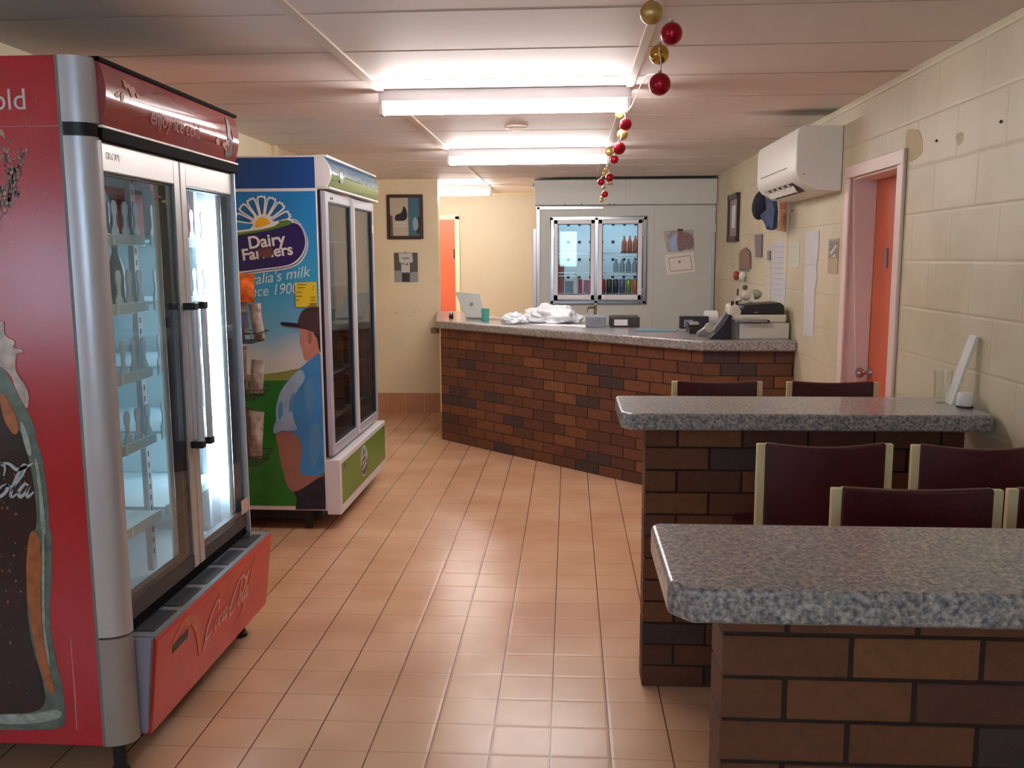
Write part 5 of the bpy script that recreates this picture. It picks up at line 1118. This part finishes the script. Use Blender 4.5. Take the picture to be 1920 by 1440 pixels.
text('registered_mark', '®', 26*sc, pd, *A_([(442, 604)])[0], mhw, df, layer=3)
# yellow energy label
decal('yellow_label', A_([(481, 1045), (625, 1038), (633, 1207), (488, 1208)]), mat('yellow_sticker', (226, 200, 40), .5), df, pd, 9)
lab = []
for (x0, x1, y) in ((500, 560, 1056), (500, 550, 1076), (488, 530, 1106), (488, 530, 1134), (488, 510, 1160), (600, 612, 1068), (598, 606, 1088), (585, 620, 1140), (585, 620, 1160), (580, 628, 1182), (580, 628, 1192), (565, 628, 1200)): lab.append(A_([(x0, y), (x1, y-1), (x1, y+4), (x0, y+5)]))
decals('label_lines', lab, mat('label_ink', (84, 70, 30), .6), df, pd, 10)
# ================================================================= SNACK RACK between the fridges
rk = thing('snack_rack', (-1.86, 4.93, 0), 'wire snack rack standing between the red fridge and the milk fridge', 'rack')
mwire = mat('dark_wire', (62, 62, 66), .4, metal=.5)
mb = MB(); RX0, RX1 = -2.0, -1.78
MB().box(-1.885, -1.865, 4.99, 5.005, .02, 1.42).build('pole', m_dark, rk)
MB().box(RX0, RX1, 4.80, 5.10, 0, .02).build('base_plate', m_dark, rk, bevel=.004)
def basket(z):
    b_ = MB(); x0, x1, y0, y1 = -2.0, -1.70, 4.80, 5.02
    for zz, sx in ((z, .02), (z+.055, 0)):
        b_.tube([(x0+sx, y0+sx, zz), (x1-sx*1.5, y0+sx, zz), (x1-sx*1.5, y1, zz), (x0+sx, y1, zz), (x0+sx, y0+sx, zz)], .003, 6)
    for k in range(7): xx = x0+.02+k*(x1-x0-.05)/6; b_.tube([(xx, y1, z), (xx, y0+.02, z), (xx, y0, z+.055)], .002, 5)
    for yy in (4.86, 4.92, 4.98): b_.tube([(x0+.02, yy, z), (x1-.03, yy, z), (x1, yy, z+.055)], .002, 5)
    b_.build('basket', mwire, rk)
for z in (1.165, .85, .48): basket(z)
def packet(x, y, z, w_, h, tilt, m, label, m2=None, g='snack packets on the wire rack'):
    V = []; F = []; nx, nz_ = 6, 8
    for s_ in (-1, 1):
        for j in range(nz_+1):
            for i in range(nx+1):
                u = i/nx; v = j/nz_; th = .026*(math.sin(math.pi*u)**.6)*(math.sin(math.pi*v)**.7)+.0006
                wob = .004*math.sin(9*v+5*u+x*40); V.append(Vector(((u-.5)*w_*(1-.08*math.sin(math.pi*v)), s_*th+wob, v*h)))
    id = lambda s_, j, i: s_*(nx+1)*(nz_+1)+j*(nx+1)+i
    for s_ in (0, 1):
        for j in range(nz_):
            for i in range(nx): F.append((id(s_, j, i), id(s_, j, i+1), id(s_, j+1, i+1), id(s_, j+1, i)))
    for i in range(nx): F += [(id(0, 0, i), id(0, 0, i+1), id(1, 0, i+1), id(1, 0, i)), (id(0, nz_, i), id(0, nz_, i+1), id(1, nz_, i+1), id(1, nz_, i))]
    for j in range(nz_): F += [(id(0, j, 0), id(0, j+1, 0), id(1, j+1, 0), id(1, j, 0)), (id(0, j, nx), id(0, j+1, nx), id(1, j+1, nx), id(1, j, nx))]
    R = Matrix.Rotation(tilt, 3, 'Y'); V = [R @ v+Vector((x, y, z)) for v in V]
    return tag(MB().add(V, F).build('snack_packet', m, smooth=True), label, 'snack packet', g)
m_or = mat('orange_foil', (226, 120, 50), .25, noise=.6, nscale=22); m_sil = mat('silver_foil', (150, 140, 136), .2, metal=.5, noise=.3, nscale=16); m_blk = mat('black_foil', (58, 52, 56), .25, noise=.4, nscale=16); m_blu = mat('blue_foil', (70, 84, 130), .25, noise=.5, nscale=20); m_whf = mat('white_foil', (172, 166, 160), .3, noise=.45, nscale=26, bump=.5, bscale=40); m_mar = mat('maroon_foil', (96, 48, 54), .3, noise=.3, nscale=16)
packet(-1.80, 4.905, 1.385, .13, .16, .05, m_or, 'orange and white crisp packet at the top of the wire rack')
packet(-1.86, 4.94, 1.20, .15, .22, .0, m_sil, 'silver-brown crisp packet below the orange one on the rack')
packet(-1.85, 4.84, 1.17, .15, .16, .06, m_blu, 'dark blue crisp packet in the upper basket of the rack')
packet(-1.735, 4.955, 1.175, .07, .2, -.10, m_whf, 'narrow white packet edge beside the upper basket')
packet(-1.86, 4.90, .87, .14, .27, .0, m_sil, 'silver packet filling the middle basket of the rack')
packet(-1.765, 4.95, .87, .08, .19, .10, m_whf, 'white folded packet at the right of the middle basket')
packet(-1.86, 4.85, .86, .15, .10, .0, m_blk, 'black packet in front of the middle basket')
packet(-1.87, 4.90, .50, .14, .30, .0, m_mar, 'maroon packet standing in the bottom basket')
packet(-1.785, 4.93, .50, .09, .27, .09, m_whf, 'tall white packet standing in the bottom basket')
packet(-1.865, 4.84, .49, .14, .13, .0, m_sil, 'small silver packet at the front of the bottom basket')
